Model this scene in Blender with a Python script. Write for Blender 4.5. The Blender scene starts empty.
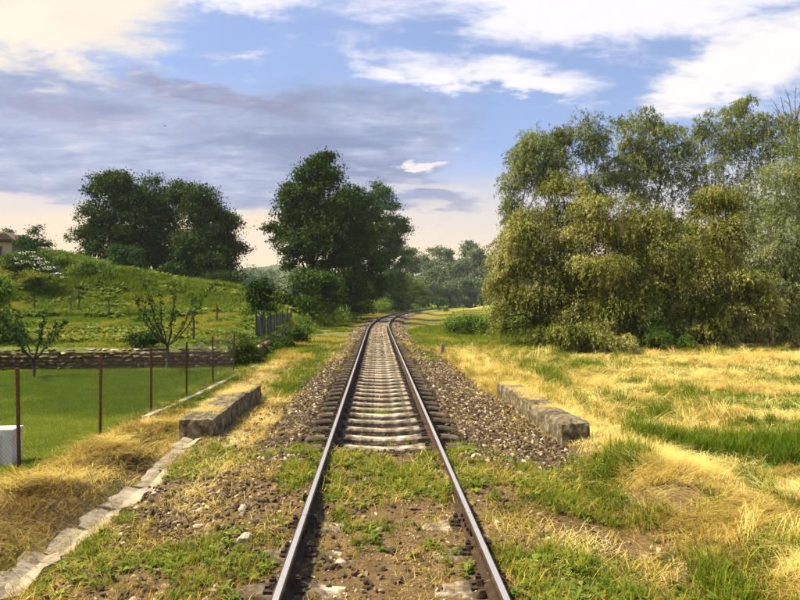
import bpy, math, random
import numpy as np
from mathutils import Vector, Matrix

R = math.radians
rng = np.random.default_rng(7)
random.seed(7)
scene = bpy.context.scene
COL = scene.collection

# ------------------------------------------------------------------ camera
CAM = Vector((-0.09, 0.0, 2.11))
YAW = R(2.12)
FPX = 620.0
cd = bpy.data.cameras.new('camera')
cam = bpy.data.objects.new('camera', cd)
COL.objects.link(cam)
cam.location = CAM
cam.rotation_euler = (R(90.1), 0, -YAW)
cd.sensor_width = 36.0
cd.lens = 36.0 * FPX / 800.0
cd.clip_start = 0.05
cd.clip_end = 8000
scene.camera = cam

# ------------------------------------------------------------------ light
SUN_EL, SUN_AZ = 55.0, -88.0            # azimuth from +Y towards +X
sd = Vector((math.sin(R(SUN_AZ)) * math.cos(R(SUN_EL)), math.cos(R(SUN_AZ)) * math.cos(R(SUN_EL)), math.sin(R(SUN_EL))))
sl = bpy.data.lights.new('sun', 'SUN')
sl.energy = 5.0
sl.angle = R(7)
sl.color = (1.0, 0.87, 0.60)
sun = bpy.data.objects.new('sun', sl)
COL.objects.link(sun)
sun.rotation_euler = (-sd).to_track_quat('-Z', 'Y').to_euler()
sun.location = (-20, -20, 40)

scene.view_settings.view_transform = 'Standard'
scene.view_settings.look = 'None'
scene.view_settings.exposure = 1.1
scene.view_settings.gamma = 1.0
scene.view_settings.use_curve_mapping = False
cy = scene.cycles
cy.max_bounces = 4
cy.diffuse_bounces = 2
cy.glossy_bounces = 2
cy.transmission_bounces = 2
cy.volume_bounces = 0
cy.use_adaptive_sampling = True
cy.adaptive_threshold = 0.02
cy.use_denoising = True

# ------------------------------------------------------------------ sky
world = bpy.data.worlds.new('World')
scene.world = world
world.use_nodes = True
nt = world.node_tree
nt.nodes.clear()


class NX:
    """tiny expression helper for math nodes"""
    def __init__(self, tree, sock):
        self.t, self.s = tree, sock

    def _op(self, op, o=None, o2=None, rev=False):
        n = self.t.nodes.new('ShaderNodeMath')
        n.operation = op
        a = [self, o] if not rev else [o, self]
        if o2 is not None:
            a.append(o2)
        for i, v in enumerate(a):
            if v is None:
                continue
            if isinstance(v, NX):
                self.t.links.new(v.s, n.inputs[i])
            else:
                n.inputs[i].default_value = v
        return NX(self.t, n.outputs[0])

    def __add__(self, o): return self._op('ADD', o)
    def __radd__(self, o): return self._op('ADD', o)
    def __sub__(self, o): return self._op('SUBTRACT', o)
    def __rsub__(self, o): return self._op('SUBTRACT', o, rev=True)
    def __mul__(self, o): return self._op('MULTIPLY', o)
    def __rmul__(self, o): return self._op('MULTIPLY', o)
    def __truediv__(self, o): return self._op('DIVIDE', o)
    def max(self, o): return self._op('MAXIMUM', o)
    def min(self, o): return self._op('MINIMUM', o)
    def exp(self): return self._op('EXPONENT')

    def smooth(self, a, b, lo=0.0, hi=1.0):
        n = self.t.nodes.new('ShaderNodeMapRange')
        n.interpolation_type = 'SMOOTHSTEP'
        self.t.links.new(self.s, n.inputs[0])
        n.inputs[1].default_value, n.inputs[2].default_value = a, b
        n.inputs[3].default_value, n.inputs[4].default_value = lo, hi
        return NX(self.t, n.outputs[0])


def world_sky():
    N, L = nt.nodes.new, nt.links.new
    out = N('ShaderNodeOutputWorld')
    bg = N('ShaderNodeBackground')
    sky = N('ShaderNodeTexSky')
    sky.sky_type = 'NISHITA'
    sky.sun_disc = False
    sky.sun_elevation = R(SUN_EL)
    sky.sun_rotation = R(SUN_AZ)
    sky.air_density = 1.0
    sky.dust_density = 1.0
    sky.ozone_density = 1.6
    tc = N('ShaderNodeTexCoord')
    sep = N('ShaderNodeSeparateXYZ')
    L(tc.outputs['Generated'], sep.inputs[0])
    x, y, z = (NX(nt, sep.outputs[i]) for i in range(3))
    az = x._op('ARCTAN2', y) * 57.29578
    el = z._op('ARCSINE') * 57.29578
    inv = (z.max(0.0) + 0.16)
    comb = N('ShaderNodeCombineXYZ')
    L((x / inv).s, comb.inputs[0]); L((y / inv).s, comb.inputs[1])

    def noise(scale, detail, rough, off=(0, 0, 0), stretch=(1, 1, 1), dist=0.0):
        m = N('ShaderNodeMapping')
        m.inputs['Location'].default_value = off
        m.inputs['Scale'].default_value = stretch
        L(comb.outputs[0], m.inputs[0])
        n = N('ShaderNodeTexNoise')
        n.inputs['Scale'].default_value = scale
        n.inputs['Detail'].default_value = detail
        n.inputs['Roughness'].default_value = rough
        n.inputs['Distortion'].default_value = dist
        L(m.outputs[0], n.inputs['Vector'])
        return NX(nt, n.outputs[0])

    nA = noise(1.3, 9, 0.56, (3.1, 1.7, 0), (1, 1, 1), 0.4)
    nB = noise(3.4, 8, 0.6, (9.2, 4.1, 2), (1, 1.3, 1), 0.3)
    nC = noise(0.9, 7, 0.55, (1.2, 8.7, 5), (0.5, 1.6, 1), 0.2)
    nD = noise(7.0, 6, 0.6, (4.4, 2.2, 7), (0.7, 1.4, 1), 0.5)
    nE = noise(18.0, 6, 0.62, (2.4, 6.2, 3), (0.8, 1.3, 1), 0.3)
    wob = (nA - 0.5) * 14.0
    wob2 = (nB - 0.5) * 9.0
    azw = az + wob * 1.3 + wob2
    elw = el + wob * 0.5 + wob2 * 0.45

    def blob(a, e, sa, se, tilt=0.0):
        da = (azw - a)
        de = (elw - e - da * tilt)
        q = (da / sa) * (da / sa) + (de / se) * (de / se)
        return (q * -1.0).exp()

    rag = (nB - 0.5) * 1.5 + (nD - 0.5) * 0.8 + (nE - 0.5) * 0.5
    streak = (nC - 0.5) * 1.6 + (nD - 0.5) * 0.6

    base = N('ShaderNodeMix'); base.data_type = 'RGBA'; base.blend_type = 'MULTIPLY'
    base.inputs[0].default_value = 1.0
    base.inputs[7].default_value = (0.085, 0.088, 0.098, 1)
    L(sky.outputs[0], base.inputs[6])
    cur = base.outputs[2]

    def layer(mask, col):
        nonlocal cur
        m = N('ShaderNodeMix'); m.data_type = 'RGBA'
        L(mask.s, m.inputs[0])
        L(cur, m.inputs[6])
        m.inputs[7].default_value = (*col, 1)
        cur = m.outputs[2]

    lowfade = el.smooth(-2, 3)
    # pale veil over the blue
    layer((nC.smooth(0.3, 0.7) * 0.40 + 0.38) * lowfade, (0.265, 0.345, 0.56))
    # cream and peach light low over the horizon, all round
    warm = (el + (nC - 0.5) * 8.0 + (nD - 0.5) * 2.0)
    layer(warm.smooth(12.5, 4.5) * 0.95, (0.66, 0.50, 0.335))
    layer(warm.smooth(13.5, 8.0) * warm.smooth(4.5, 7.5) * nC.smooth(0.3, 0.6) * 0.7, (0.50, 0.45, 0.42))
    # lavender grey bank of cloud, left to centre
    bank = elw.smooth(6.5, 9.5) * elw.smooth(21.5, 16.0) * azw.smooth(13.0, 0.0)
    layer((bank + rag * 0.5 * bank).smooth(0.15, 0.8) * 0.9, (0.205, 0.245, 0.37))
    layer(bank * (streak + 0.25).smooth(0.1, 0.6) * 0.7, (0.34, 0.365, 0.47))
    layer((blob(-5, 13.0, 14, 2.4, -0.12) + rag * 0.5).smooth(0.35, 0.9) * 0.75, (0.145, 0.175, 0.29))
    layer((blob(-12, 18.0, 10, 1.7, -0.22) + rag * 0.6).smooth(0.35, 0.85) * 0.8, (0.18, 0.19, 0.285))
    layer((blob(-27, 15.5, 9, 1.8, 0.0) + rag * 0.6).smooth(0.4, 0.9) * 0.6, (0.20, 0.20, 0.30))
    layer(bank * (rag * 1.2 + 0.1).smooth(0.0, 0.55) * 0.55, (0.40, 0.42, 0.52))
    layer(bank * (rag * -1.2 + streak * -0.5 + 0.05).smooth(0.0, 0.6) * 0.6, (0.15, 0.18, 0.295))
    layer((blob(5, 8.5, 6, 1.2, 0.0) + rag * 0.5).smooth(0.35, 0.9) * 0.7, (0.22, 0.24, 0.35))
    layer((blob(6, 10.6, 7, 0.9, 0.0) + rag * 0.6).smooth(0.35, 0.9) * 0.6, (0.50, 0.46, 0.46))
    # bright cumulus, upper left and upper right, and a general scatter that goes on round the sky
    shade = (streak + 0.15).smooth(0.0, 0.5)

    def cumulus(m, bright, grey, k=0.55):
        layer(m * 0.97, bright)
        layer(m * shade * k, grey)

    cumulus((blob(-28, 23.0, 13, 4.6, 0.12) * 1.25 + rag * 0.85).smooth(0.22, 0.85), (0.64, 0.57, 0.47), (0.46, 0.40, 0.37), 0.5)
    cumulus((blob(-14, 26.5, 10, 2.0, 0.0) + rag * 0.7).smooth(0.32, 0.75), (0.60, 0.58, 0.60), (0.42, 0.42, 0.50))
    cumulus((blob(20, 24.6, 22, 4.6, -0.08) * 1.2 + rag * 0.9 + streak * 0.35).smooth(0.18, 1.0), (0.60, 0.58, 0.63), (0.36, 0.355, 0.45), 0.85)
    cumulus((blob(10, 19.0, 10, 1.6, -0.24) + rag * 0.9 + streak * 0.2).smooth(0.25, 0.95), (0.60, 0.58, 0.61), (0.44, 0.44, 0.52))
    cumulus((blob(31, 18.5, 8, 3.4, 0.12) + rag * 0.9).smooth(0.22, 0.9), (0.62, 0.585, 0.575), (0.44, 0.43, 0.48))
    layer((blob(4.5, 12.6, 2.6, 0.7, 0.0) + rag * 0.5).smooth(0.42, 0.75) * 0.9, (0.60, 0.54, 0.54))
    outside = (az._op('ABSOLUTE').smooth(38, 55)).max(el.smooth(28, 38))
    layer((nA * 0.7 + nB * 0.3).smooth(0.47, 0.62) * lowfade * outside * 0.85, (0.54, 0.51, 0.52))
    bg.inputs['Strength'].default_value = 0.80
    L(cur, bg.inputs[0])
    L(bg.outputs[0], out.inputs[0])


world_sky()

# ------------------------------------------------------------------ numeric helpers
_perm = np.random.default_rng(3).random((256, 256))


def vnoise(x, y):
    x = np.asarray(x, float); y = np.asarray(y, float)
    xi = np.floor(x).astype(int); yi = np.floor(y).astype(int)
    fx = x - xi; fy = y - yi
    fx = fx * fx * (3 - 2 * fx); fy = fy * fy * (3 - 2 * fy)
    a = _perm[xi & 255, yi & 255]; b = _perm[(xi + 1) & 255, yi & 255]
    c = _perm[xi & 255, (yi + 1) & 255]; d = _perm[(xi + 1) & 255, (yi + 1) & 255]
    return (a * (1 - fx) + b * fx) * (1 - fy) + (c * (1 - fx) + d * fx) * fy


def fbm(x, y, o=4, s=1.0):
    t = 0; a = 1; n = 0
    for i in range(o):
        t = t + a * vnoise(x * s + 17.3 * i, y * s + 9.1 * i); n += a
        a *= 0.5; s *= 2.03
    return t / n


def sm(x, a, b):
    t = np.clip((np.asarray(x, float) - a) / (b - a), 0, 1)
    return t * t * (3 - 2 * t)


def band(x, a, b, c, d):
    return sm(x, a, b) * (1 - sm(x, c, d))


RC = 508.0


def cx(y):
    y = np.asarray(y, float)
    t = np.clip(y - 40, 0, 330)
    return RC - np.sqrt(RC * RC - t * t)


def H(x, y):
    """height of the ground"""
    x = np.asarray(x, float); y = np.asarray(y, float)
    u = x - cx(y)
    n1 = fbm(x, y, 4, 1.1) - 0.5
    n2 = fbm(x + 40, y + 11, 3, 4.5) - 0.5
    n3 = fbm(x - 90, y + 70, 3, 0.05) - 0.5
    # level of the bed between and beside the rails
    bed = -0.022 + 0.060 * band(y, 5.95, 6.5, 8.2, 8.9) - 0.10 * sm(y, 8.5, 9.4) + 0.05 * sm(y, 15, 27)
    bed = bed + np.where(u > 0.85, 0.05, 0) * (1 - sm(y, 7, 8.5))
    bed = bed + .045 * sm(np.abs(u), .95, 1.2) * sm(y, 9, 10)
    z = bed + 0.03 * n2
    # shoulder and side strips
    left = -0.17 + 0.07 * n1 + 0.07 * band(u, -3.7, -3.3, -2.4, -2.0) * band(y, 7.5, 9.8, 14, 16)
    left = left - 0.13 * band(u, -3.5, -3.25, -2.95, -2.75) * (1 - sm(y, 8.0, 10.0)) * sm(y, 2.0, 3.0)
    left = left + 0.09 * band(u, -4.5, -3.95, -3.75, -3.42) * (1 - sm(y, 9.5, 12.5)) * (0.6 + 1.2 * fbm(x, y, 2, 1.7))
    left = left + 0.13 * sum(np.exp(-(((x - hx_) / .33) ** 2 + ((y - hy_) / .4) ** 2)) for hx_, hy_ in ((-3.95, 8.75), (-3.9, 9.75), (-4.15, 7.25), (-3.75, 10.6), (-4.4, 6.2)))
    left = left - 0.10 * sm(-u, 4.2, 4.9) * (1 - sm(y, 24, 28))
    lawn = -0.35 + 0.03 * n1
    left = left + (lawn - left) * sm(-x, 4.75, 5.6) * (1 - sm(y, 21.5, 23.0))
    # terrace and hill on the left
    wy = 22.9 + 0.06 * (x + 5)
    ter = 0.40 + 0.75 * sm(y, 25, 46) + 0.10 * n1
    hx = sm(-x, 5.6, 15)
    crest = 3.2 + 0.115 * np.clip(-x - 13, 0, 20) + 1.1 * sm(-x, 25.5, 30.5) - 1.3 * sm(-x, 31.5, 35.5) + 0.5 * n3
    ter = ter + (crest - 1.1) * sm(y, 43, 60) * hx * (1 - 0.9 * sm(y, 110, 260))
    ter = ter + 1.0 * np.exp(-(((x + 22.5) / 3.6) ** 2 + ((y - 55) / 3.5) ** 2))
    ter = ter + 0.25 * (fbm(x, y, 3, 0.35) - 0.5) * sm(y, 40, 50)
    onter = sm(-x, 4.9, 5.15) * sm(y - wy, 0.05, 0.28)
    left = left + (ter - left) * onter * np.where(y > 38, 0, 1) + np.where(y > 38, (ter - left) * sm(-x + 0.0, 4.4, 7.5), 0)
    # right side: bank, ditch, meadow
    right = -0.16 + 0.05 * n1
    right = right + 0.15 * band(u, 2.7, 3.1, 3.6, 4.8) * (1 - sm(y, 8.0, 10.0)) * (0.5 + fbm(x, y, 2, 1.9)) + .16 * sm(u, 2.6, 3.2) * (1 - sm(u, 6, 8)) * (1 - sm(y, 8.5, 10)) * (fbm(x + 3, y, 2, 2.1) - .4)
    mead = -0.42 + 0.12 * n1 + 0.25 * n3
    mead = mead - 0.12 * band(u, 4.4, 5.3, 7.0, 8.2) * (1 - sm(y, 12, 16))
    right = right + (mead - right) * sm(u, 3.2, 5.2)
    right = right + 2.0 * sm(y, 110, 260) * sm(u, 3.0, 22) + 0.7 * band(u, 4, 8, 12, 20) * sm(y, 170, 205)
    right = right - .12 * sm(y, 40, 60) * (1 - sm(u, 5, 9)) + 0.10 * band(u, 2.3, 2.6, 3.2, 3.6) * (1 - sm(y, 13, 16))
    side = np.where(u < 0, left, right)
    w = sm(np.abs(u), 1.25, 2.35)
    z = z + (side - z) * w
    far = sm(np.hypot(x, y), 320, 900)
    return z + (1.0 + 8 * n3 - z) * far


def ray_ground(px, py, zg=None):
    """world point seen at photo pixel (px,py) on the plane z=zg"""
    tx = (px - 400) / FPX; ty = (300 - py) / FPX
    d = Vector((tx, 1, ty)); d.rotate(Matrix.Rotation(R(0.1), 3, 'X')); d.rotate(Matrix.Rotation(-YAW, 3, 'Z'))
    t = (zg - CAM.z) / d.z
    return CAM + d * t


def at(px, py, depth):
    tx = (px - 400) / FPX; ty = (300 - py) / FPX
    d = Vector((tx, 1, ty)); d.rotate(Matrix.Rotation(R(0.1), 3, 'X')); d.rotate(Matrix.Rotation(-YAW, 3, 'Z'))
    return CAM + d * (depth / d.y)


def hz(x, y):
    return float(H(np.array([x]), np.array([y]))[0])


# ------------------------------------------------------------------ mesh helpers
def mesh_np(name, V, faces, mats=None, mi=None, smooth=False):
    """V (n,3); faces list of int arrays (k,3)/(k,4)"""
    me = bpy.data.meshes.new(name)
    V = np.asarray(V, np.float32)
    me.vertices.add(len(V))
    me.vertices.foreach_set('co', V.ravel())
    loops = np.concatenate([np.asarray(f, np.int32).ravel() for f in faces])
    sizes = np.concatenate([np.full(len(f), np.asarray(f).shape[1], np.int32) for f in faces])
    me.loops.add(len(loops))
    me.loops.foreach_set('vertex_index', loops)
    me.polygons.add(len(sizes))
    starts = np.zeros(len(sizes), np.int32)
    starts[1:] = np.cumsum(sizes)[:-1]
    me.polygons.foreach_set('loop_start', starts)
    if mi is not None:
        me.polygons.foreach_set('material_index', np.asarray(mi, np.int32))
    me.polygons.foreach_set('use_smooth', np.full(len(sizes), smooth, bool))
    for m in (mats or []):
        me.materials.append(m)
    me.update(calc_edges=True)
    return me


class MB:
    def __init__(self):
        self.V = []; self.Q = []; self.T = []; self.n = 0

    def add(self, V, Q=None, T=None):
        V = np.asarray(V, float)
        if Q is not None and len(Q): self.Q.append(np.asarray(Q, int) + self.n)
        if T is not None and len(T): self.T.append(np.asarray(T, int) + self.n)
        self.V.append(V); self.n += len(V)

    def box(self, c, s, rz=0.0, taper=1.0, jit=0.0):
        c = np.asarray(c, float); hx, hy, hz_ = np.asarray(s, float) / 2
        v = np.array([[-hx, -hy, -hz_], [hx, -hy, -hz_], [hx, hy, -hz_], [-hx, hy, -hz_],
                      [-hx * taper, -hy * taper, hz_], [hx * taper, -hy * taper, hz_], [hx * taper, hy * taper, hz_], [-hx * taper, hy * taper, hz_]])
        if jit: v += rng.uniform(-jit, jit, v.shape)
        if rz:
            cs, sn = math.cos(rz), math.sin(rz)
            v[:, :2] = v[:, :2] @ np.array([[cs, sn], [-sn, cs]])
        self.add(v + c, [[0, 3, 2, 1], [4, 5, 6, 7], [0, 1, 5, 4], [1, 2, 6, 5], [2, 3, 7, 6], [3, 0, 4, 7]])

    def tube(self, pts, rad, k=6, cap=True):
        P = np.asarray(pts, float); n = len(P)
        rad = np.broadcast_to(np.asarray(rad, float), (n,))
        T = np.gradient(P, axis=0); T /= np.linalg.norm(T, axis=1)[:, None] + 1e-9
        ref = np.array([0, 0, 1.0]) if abs(T[0, 2]) < 0.9 else np.array([1.0, 0, 0])
        A = np.cross(T, ref); A /= np.linalg.norm(A, axis=1)[:, None] + 1e-9
        B = np.cross(T, A)
        ang = np.linspace(0, 2 * np.pi, k, endpoint=False)
        V = P[:, None] + rad[:, None, None] * (np.cos(ang)[None, :, None] * A[:, None] + np.sin(ang)[None, :, None] * B[:, None])
        i = np.arange(n - 1)[:, None] * k; j = np.arange(k)[None]; j2 = (j + 1) % k
        Q = np.stack([i + j, i + j2, i + k + j2, i + k + j], -1).reshape(-1, 4)
        V = V.reshape(-1, 3); Tn = []
        if cap:
            V = np.vstack([V, P[:1], P[-1:]])
            jj = np.arange(k)
            Tn = np.vstack([np.stack([np.full(k, n * k), jj, (jj + 1) % k], 1),
                            np.stack([np.full(k, n * k + 1), (n - 1) * k + (jj + 1) % k, (n - 1) * k + jj], 1)])
        self.add(V, Q, Tn)

    def mesh(self, name, mats=None, smooth=False):
        F = []
        if self.Q: F.append(np.vstack(self.Q))
        if self.T: F.append(np.vstack(self.T))
        return mesh_np(name, np.vstack(self.V), F, mats, None, smooth)


def obj(name, me, parent=None, loc=None, rot=None):
    o = bpy.data.objects.new(name, me)
    COL.objects.link(o)
    if parent is not None: o.parent = parent
    if loc is not None: o.location = loc
    if rot is not None: o.rotation_euler = rot
    return o


def empty(name, loc=(0, 0, 0), rz=0.0):
    o = bpy.data.objects.new(name, None)
    COL.objects.link(o)
    o.empty_display_size = 0.2
    o.location = loc; o.rotation_euler = (0, 0, rz)
    return o


def tag(o, label=None, cat=None, group=None, kind=None):
    if label: o['label'] = label
    if cat: o['category'] = cat
    if group: o['group'] = group
    if kind: o['kind'] = kind
    return o


# ------------------------------------------------------------------ materials
def new_mat(name):
    m = bpy.data.materials.new(name)
    m.use_nodes = True
    t = m.node_tree
    b = t.nodes['Principled BSDF']
    b.inputs['Roughness'].default_value = 0.85
    b.inputs['Specular IOR Level'].default_value = 0.25
    return m, t, b


def ramp(t, fac, cols):
    r = t.nodes.new('ShaderNodeValToRGB')
    e = r.color_ramp.elements
    while len(e) < len(cols): e.new(0.5)
    for k, (p, c) in enumerate(cols):
        e[k].position = p; e[k].color = (*c, 1)
    t.links.new(fac, r.inputs[0])
    return r.outputs[0]


def tnoise(t, scale, detail=5, rough=0.6, coord='Object', stretch=None, off=None):
    tc = t.nodes.new('ShaderNodeTexCoord')
    v = tc.outputs[coord]
    if stretch is not None or off is not None:
        m = t.nodes.new('ShaderNodeMapping')
        if stretch is not None: m.inputs['Scale'].default_value = stretch
        if off is not None: m.inputs['Location'].default_value = off
        t.links.new(v, m.inputs[0]); v = m.outputs[0]
    n = t.nodes.new('ShaderNodeTexNoise')
    n.inputs['Scale'].default_value = scale
    n.inputs['Detail'].default_value = detail
    n.inputs['Roughness'].default_value = rough
    t.links.new(v, n.inputs['Vector'])
    return n.outputs[0]


def mixc(t, fac, a, b, mode='MIX'):
    m = t.nodes.new('ShaderNodeMix'); m.data_type = 'RGBA'; m.blend_type = mode
    for s, v in ((0, fac), (6, a), (7, b)):
        if hasattr(v, 'is_linked') or isinstance(v, bpy.types.NodeSocket): t.links.new(v, m.inputs[s])
        elif isinstance(v, (int, float)): m.inputs[s].default_value = v
        else: m.inputs[s].default_value = (*v, 1)
    return m.outputs[2]


def bump(t, b, h, strength=0.5, dist=0.02):
    n = t.nodes.new('ShaderNodeBump')
    n.inputs['Strength'].default_value = strength
    n.inputs['Distance'].default_value = dist
    t.links.new(h, n.inputs['Height'])
    t.links.new(n.outputs[0], b.inputs['Normal'])


def noisy_mat(name, cols, scale=6, detail=6, rough=0.9, bstr=0.5, bdist=0.02, stretch=None, random_tint=0.0):
    m, t, b = new_mat(name)
    n = tnoise(t, scale, detail, 0.62, stretch=stretch)
    c = ramp(t, n, cols)
    if random_tint:
        oi = t.nodes.new('ShaderNodeObjectInfo')
        g = t.nodes.new('ShaderNodeMapRange')
        g.inputs[3].default_value = 1 - random_tint; g.inputs[4].default_value = 1 + random_tint
        t.links.new(oi.outputs['Random'], g.inputs[0])
        vm = t.nodes.new('ShaderNodeVectorMath'); vm.operation = 'SCALE'
        t.links.new(c, vm.inputs[0]); t.links.new(g.outputs[0], vm.inputs['Scale'])
        c = vm.outputs[0]
    t.links.new(c, b.inputs['Base Color'])
    b.inputs['Roughness'].default_value = rough
    if bstr:
        bump(t, b, tnoise(t, scale * 4, 6, 0.7), bstr, bdist)
    return m


def leaf_mat(name, cols, trans=0.35, rough=0.55, clump=0.5):
    """colour runs over a ramp by a random number per leaf and a broad noise through the crown"""
    m, t, b = new_mat(name)
    g = t.nodes.new('ShaderNodeNewGeometry')
    n = tnoise(t, 0.55, 3, 0.5)
    mx = t.nodes.new('ShaderNodeMix')
    mx.inputs[0].default_value = clump
    t.links.new(g.outputs['Random Per Island'], mx.inputs[2])
    mr = t.nodes.new('ShaderNodeMapRange')
    mr.inputs[1].default_value = 0.3; mr.inputs[2].default_value = 0.7
    t.links.new(n, mr.inputs[0])
    t.links.new(mr.outputs[0], mx.inputs[3])
    c = ramp(t, mx.outputs[0], cols)
    return finish_leaf(m, t, b, c, trans, rough)


def finish_leaf(m, t, b, c, trans, rough):
    t.links.new(c, b.inputs['Base Color'])
    b.inputs['Roughness'].default_value = rough + .15
    b.inputs['Specular IOR Level'].default_value = 0.10
    tr = t.nodes.new('ShaderNodeBsdfTranslucent')
    t.links.new(c, tr.inputs[0])
    ms = t.nodes.new('ShaderNodeMixShader')
    ms.inputs[0].default_value = trans
    t.links.new(b.outputs[0], ms.inputs[1]); t.links.new(tr.outputs[0], ms.inputs[2])
    t.links.new(ms.outputs[0], t.nodes['Material Output'].inputs[0])
    return m


def tint_mat(name, cols, trans=0.3, rough=0.6, jitter=0.25, attr='tint'):
    """for scattered plants: the ramp is read by a number stored on each plant"""
    m, t, b = new_mat(name)
    a = t.nodes.new('ShaderNodeAttribute')
    a.attribute_type = 'INSTANCER'; a.attribute_name = attr
    g = t.nodes.new('ShaderNodeNewGeometry')
    ad = t.nodes.new('ShaderNodeMath'); ad.operation = 'MULTIPLY_ADD'
    t.links.new(g.outputs['Random Per Island'], ad.inputs[0])
    ad.inputs[1].default_value = jitter
    t.links.new(a.outputs['Fac'], ad.inputs[2])
    c = ramp(t, ad.outputs[0], cols)
    if trans > 0:
        return finish_leaf(m, t, b, c, trans, rough)
    t.links.new(c, b.inputs['Base Color'])
    b.inputs['Roughness'].default_value = rough
    return m


GRASS_RAMP = [(0.0, (0.030, 0.070, 0.003)), (0.25, (0.095, 0.165, 0.005)), (0.5, (0.27, 0.28, 0.028)), (0.72, (0.46, 0.34, 0.065)), (1.0, (0.62, 0.49, 0.15))]
M = {}
M['grass'] = tint_mat('grass_blades', GRASS_RAMP)
M['straw'] = tint_mat('straw', [(0.0, (0.060, 0.036, 0.009)), (0.3, (0.20, 0.130, 0.028)), (0.6, (0.54, 0.395, 0.085)), (1.0, (0.80, 0.65, 0.24))], trans=.2, jitter=.35)
M['lawn'] = tint_mat('lawn_blades', [(0.0, (0.050, 0.105, 0.003)), (0.3, (0.115, 0.19, 0.005)), (0.7, (0.24, 0.30, 0.02)), (1.0, (0.45, 0.45, 0.06))], trans=.35)
M['weed'] = tint_mat('weed_leaves', [(0.0, (0.030, 0.070, 0.006)), (0.5, (0.095, 0.16, 0.016)), (1.0, (0.27, 0.29, 0.05))], jitter=0.4)
M['gravel'] = tint_mat('gravel_stones', [(0.0, (0.025, 0.017, 0.010)), (0.45, (0.085, 0.058, 0.032)), (0.75, (0.27, 0.195, 0.115)), (1.0, (0.62, 0.52, 0.38))], trans=0, rough=0.85, jitter=0.05)
M['rust'] = noisy_mat('rusty_steel', [(0.3, (0.022, 0.014, 0.008)), (0.55, (0.048, 0.028, 0.015)), (0.75, (0.10, 0.066, 0.04))], 9, 7, 0.8, 0.35, 0.004)
M['post_rust'] = noisy_mat('rusty_red_post', [(0.3, (0.055, 0.018, 0.010)), (0.6, (0.12, 0.036, 0.016)), (0.8, (0.18, 0.075, 0.035))], 14, 6, 0.8, 0.3, 0.004, random_tint=0.25)


def rail_top_mat():
    m, t, b = new_mat('polished_rail_head')
    n = tnoise(t, 5, 6, 0.65, stretch=(14, 1.6, 8))
    c = ramp(t, n, [(0.22, (0.42, 0.35, 0.29)), (0.42, (0.64, 0.60, 0.55)), (0.75, (0.76, 0.73, 0.69))])
    t.links.new(c, b.inputs['Base Color'])
    b.inputs['Metallic'].default_value = 0.85
    r = ramp(t, n, [(0.3, (0.55,) * 3), (0.75, (0.30,) * 3)])
    t.links.new(r, b.inputs['Roughness'])
    return m


M['rail_top'] = rail_top_mat()


def sleeper_mat():
    m, t, b = new_mat('weathered_sleeper_concrete')
    c = ramp(t, tnoise(t, 5, 8, .65), [(0.32, (0.035, 0.025, 0.016)), (0.47, (0.20, 0.155, 0.105)), (0.64, (0.58, 0.50, 0.39))])
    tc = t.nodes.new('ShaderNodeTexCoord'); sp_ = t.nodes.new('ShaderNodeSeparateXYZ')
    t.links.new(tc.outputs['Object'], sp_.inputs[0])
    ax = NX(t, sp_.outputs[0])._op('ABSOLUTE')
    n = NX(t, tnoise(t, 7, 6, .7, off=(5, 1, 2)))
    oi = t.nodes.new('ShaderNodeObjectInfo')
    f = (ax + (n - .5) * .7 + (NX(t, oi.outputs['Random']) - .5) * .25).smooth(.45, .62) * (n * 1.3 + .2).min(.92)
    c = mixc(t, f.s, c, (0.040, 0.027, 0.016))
    g = NX(t, oi.outputs['Random']) * .6 + .65
    vm = t.nodes.new('ShaderNodeVectorMath'); vm.operation = 'SCALE'
    t.links.new(c, vm.inputs[0]); t.links.new(g.s, vm.inputs['Scale'])
    t.links.new(vm.outputs[0], b.inputs['Base Color'])
    bump(t, b, tnoise(t, 22, 7, .7), .6, .012)
    return m


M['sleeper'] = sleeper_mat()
M['fasten'] = noisy_mat('dark_fastening_steel', [(0.3, (0.022, 0.016, 0.012)), (0.7, (0.065, 0.042, 0.028))], 20, 5, 0.75, 0.3, 0.004)


def block_mat():
    m, t, b = new_mat('mossy_block_concrete')
    n = tnoise(t, 6.5, 10, 0.72)
    c = ramp(t, n, [(0.35, (0.030, 0.023, 0.013)), (0.48, (0.12, 0.095, 0.055)), (0.63, (0.30, 0.25, 0.17)), (0.8, (0.46, 0.40, 0.30))])
    n2 = tnoise(t, 15, 7, 0.75, off=(3, 3, 3))
    f = ramp(t, n2, [(0.50, (0, 0, 0)), (0.62, (1, 1, 1))])
    c = mixc(t, f, c, (0.055, 0.045, 0.022))
    t.links.new(c, b.inputs['Base Color'])
    bump(t, b, tnoise(t, 16, 8, 0.7), 0.8, 0.02)
    return m


M['block'] = block_mat()
M['gutter'] = noisy_mat('gutter_concrete', [(0.3, (0.13, 0.10, 0.065)), (0.5, (0.29, 0.245, 0.18)), (0.75, (0.46, 0.41, 0.33))], 3, 9, 0.9, 0.6, 0.012, random_tint=0.12)
M['wallstone'] = noisy_mat('rubble_stone', [(0.3, (0.06, 0.045, 0.020)), (0.55, (0.13, 0.097, 0.047)), (0.78, (0.22, 0.17, 0.095))], 1.6, 6, 0.9, 0.6, 0.02, random_tint=0.35)
M['palestone'] = noisy_mat('pale_stone', [(0.3, (0.25, 0.205, 0.145)), (0.7, (0.50, 0.44, 0.35))], 6, 6, 0.9, 0.5, 0.012, random_tint=0.25)
M['mortar'] = noisy_mat('earth_core', [(0.3, (0.07, 0.052, 0.024)), (0.7, (0.16, 0.12, 0.06))], 5, 5, 0.95, 0.5, 0.03)
M['bark'] = noisy_mat('tree_bark', [(0.3, (0.028, 0.021, 0.014)), (0.7, (0.085, 0.066, 0.045))], 4, 6, 0.95, 0.7, 0.03, stretch=(3, 3, 0.6))
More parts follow.
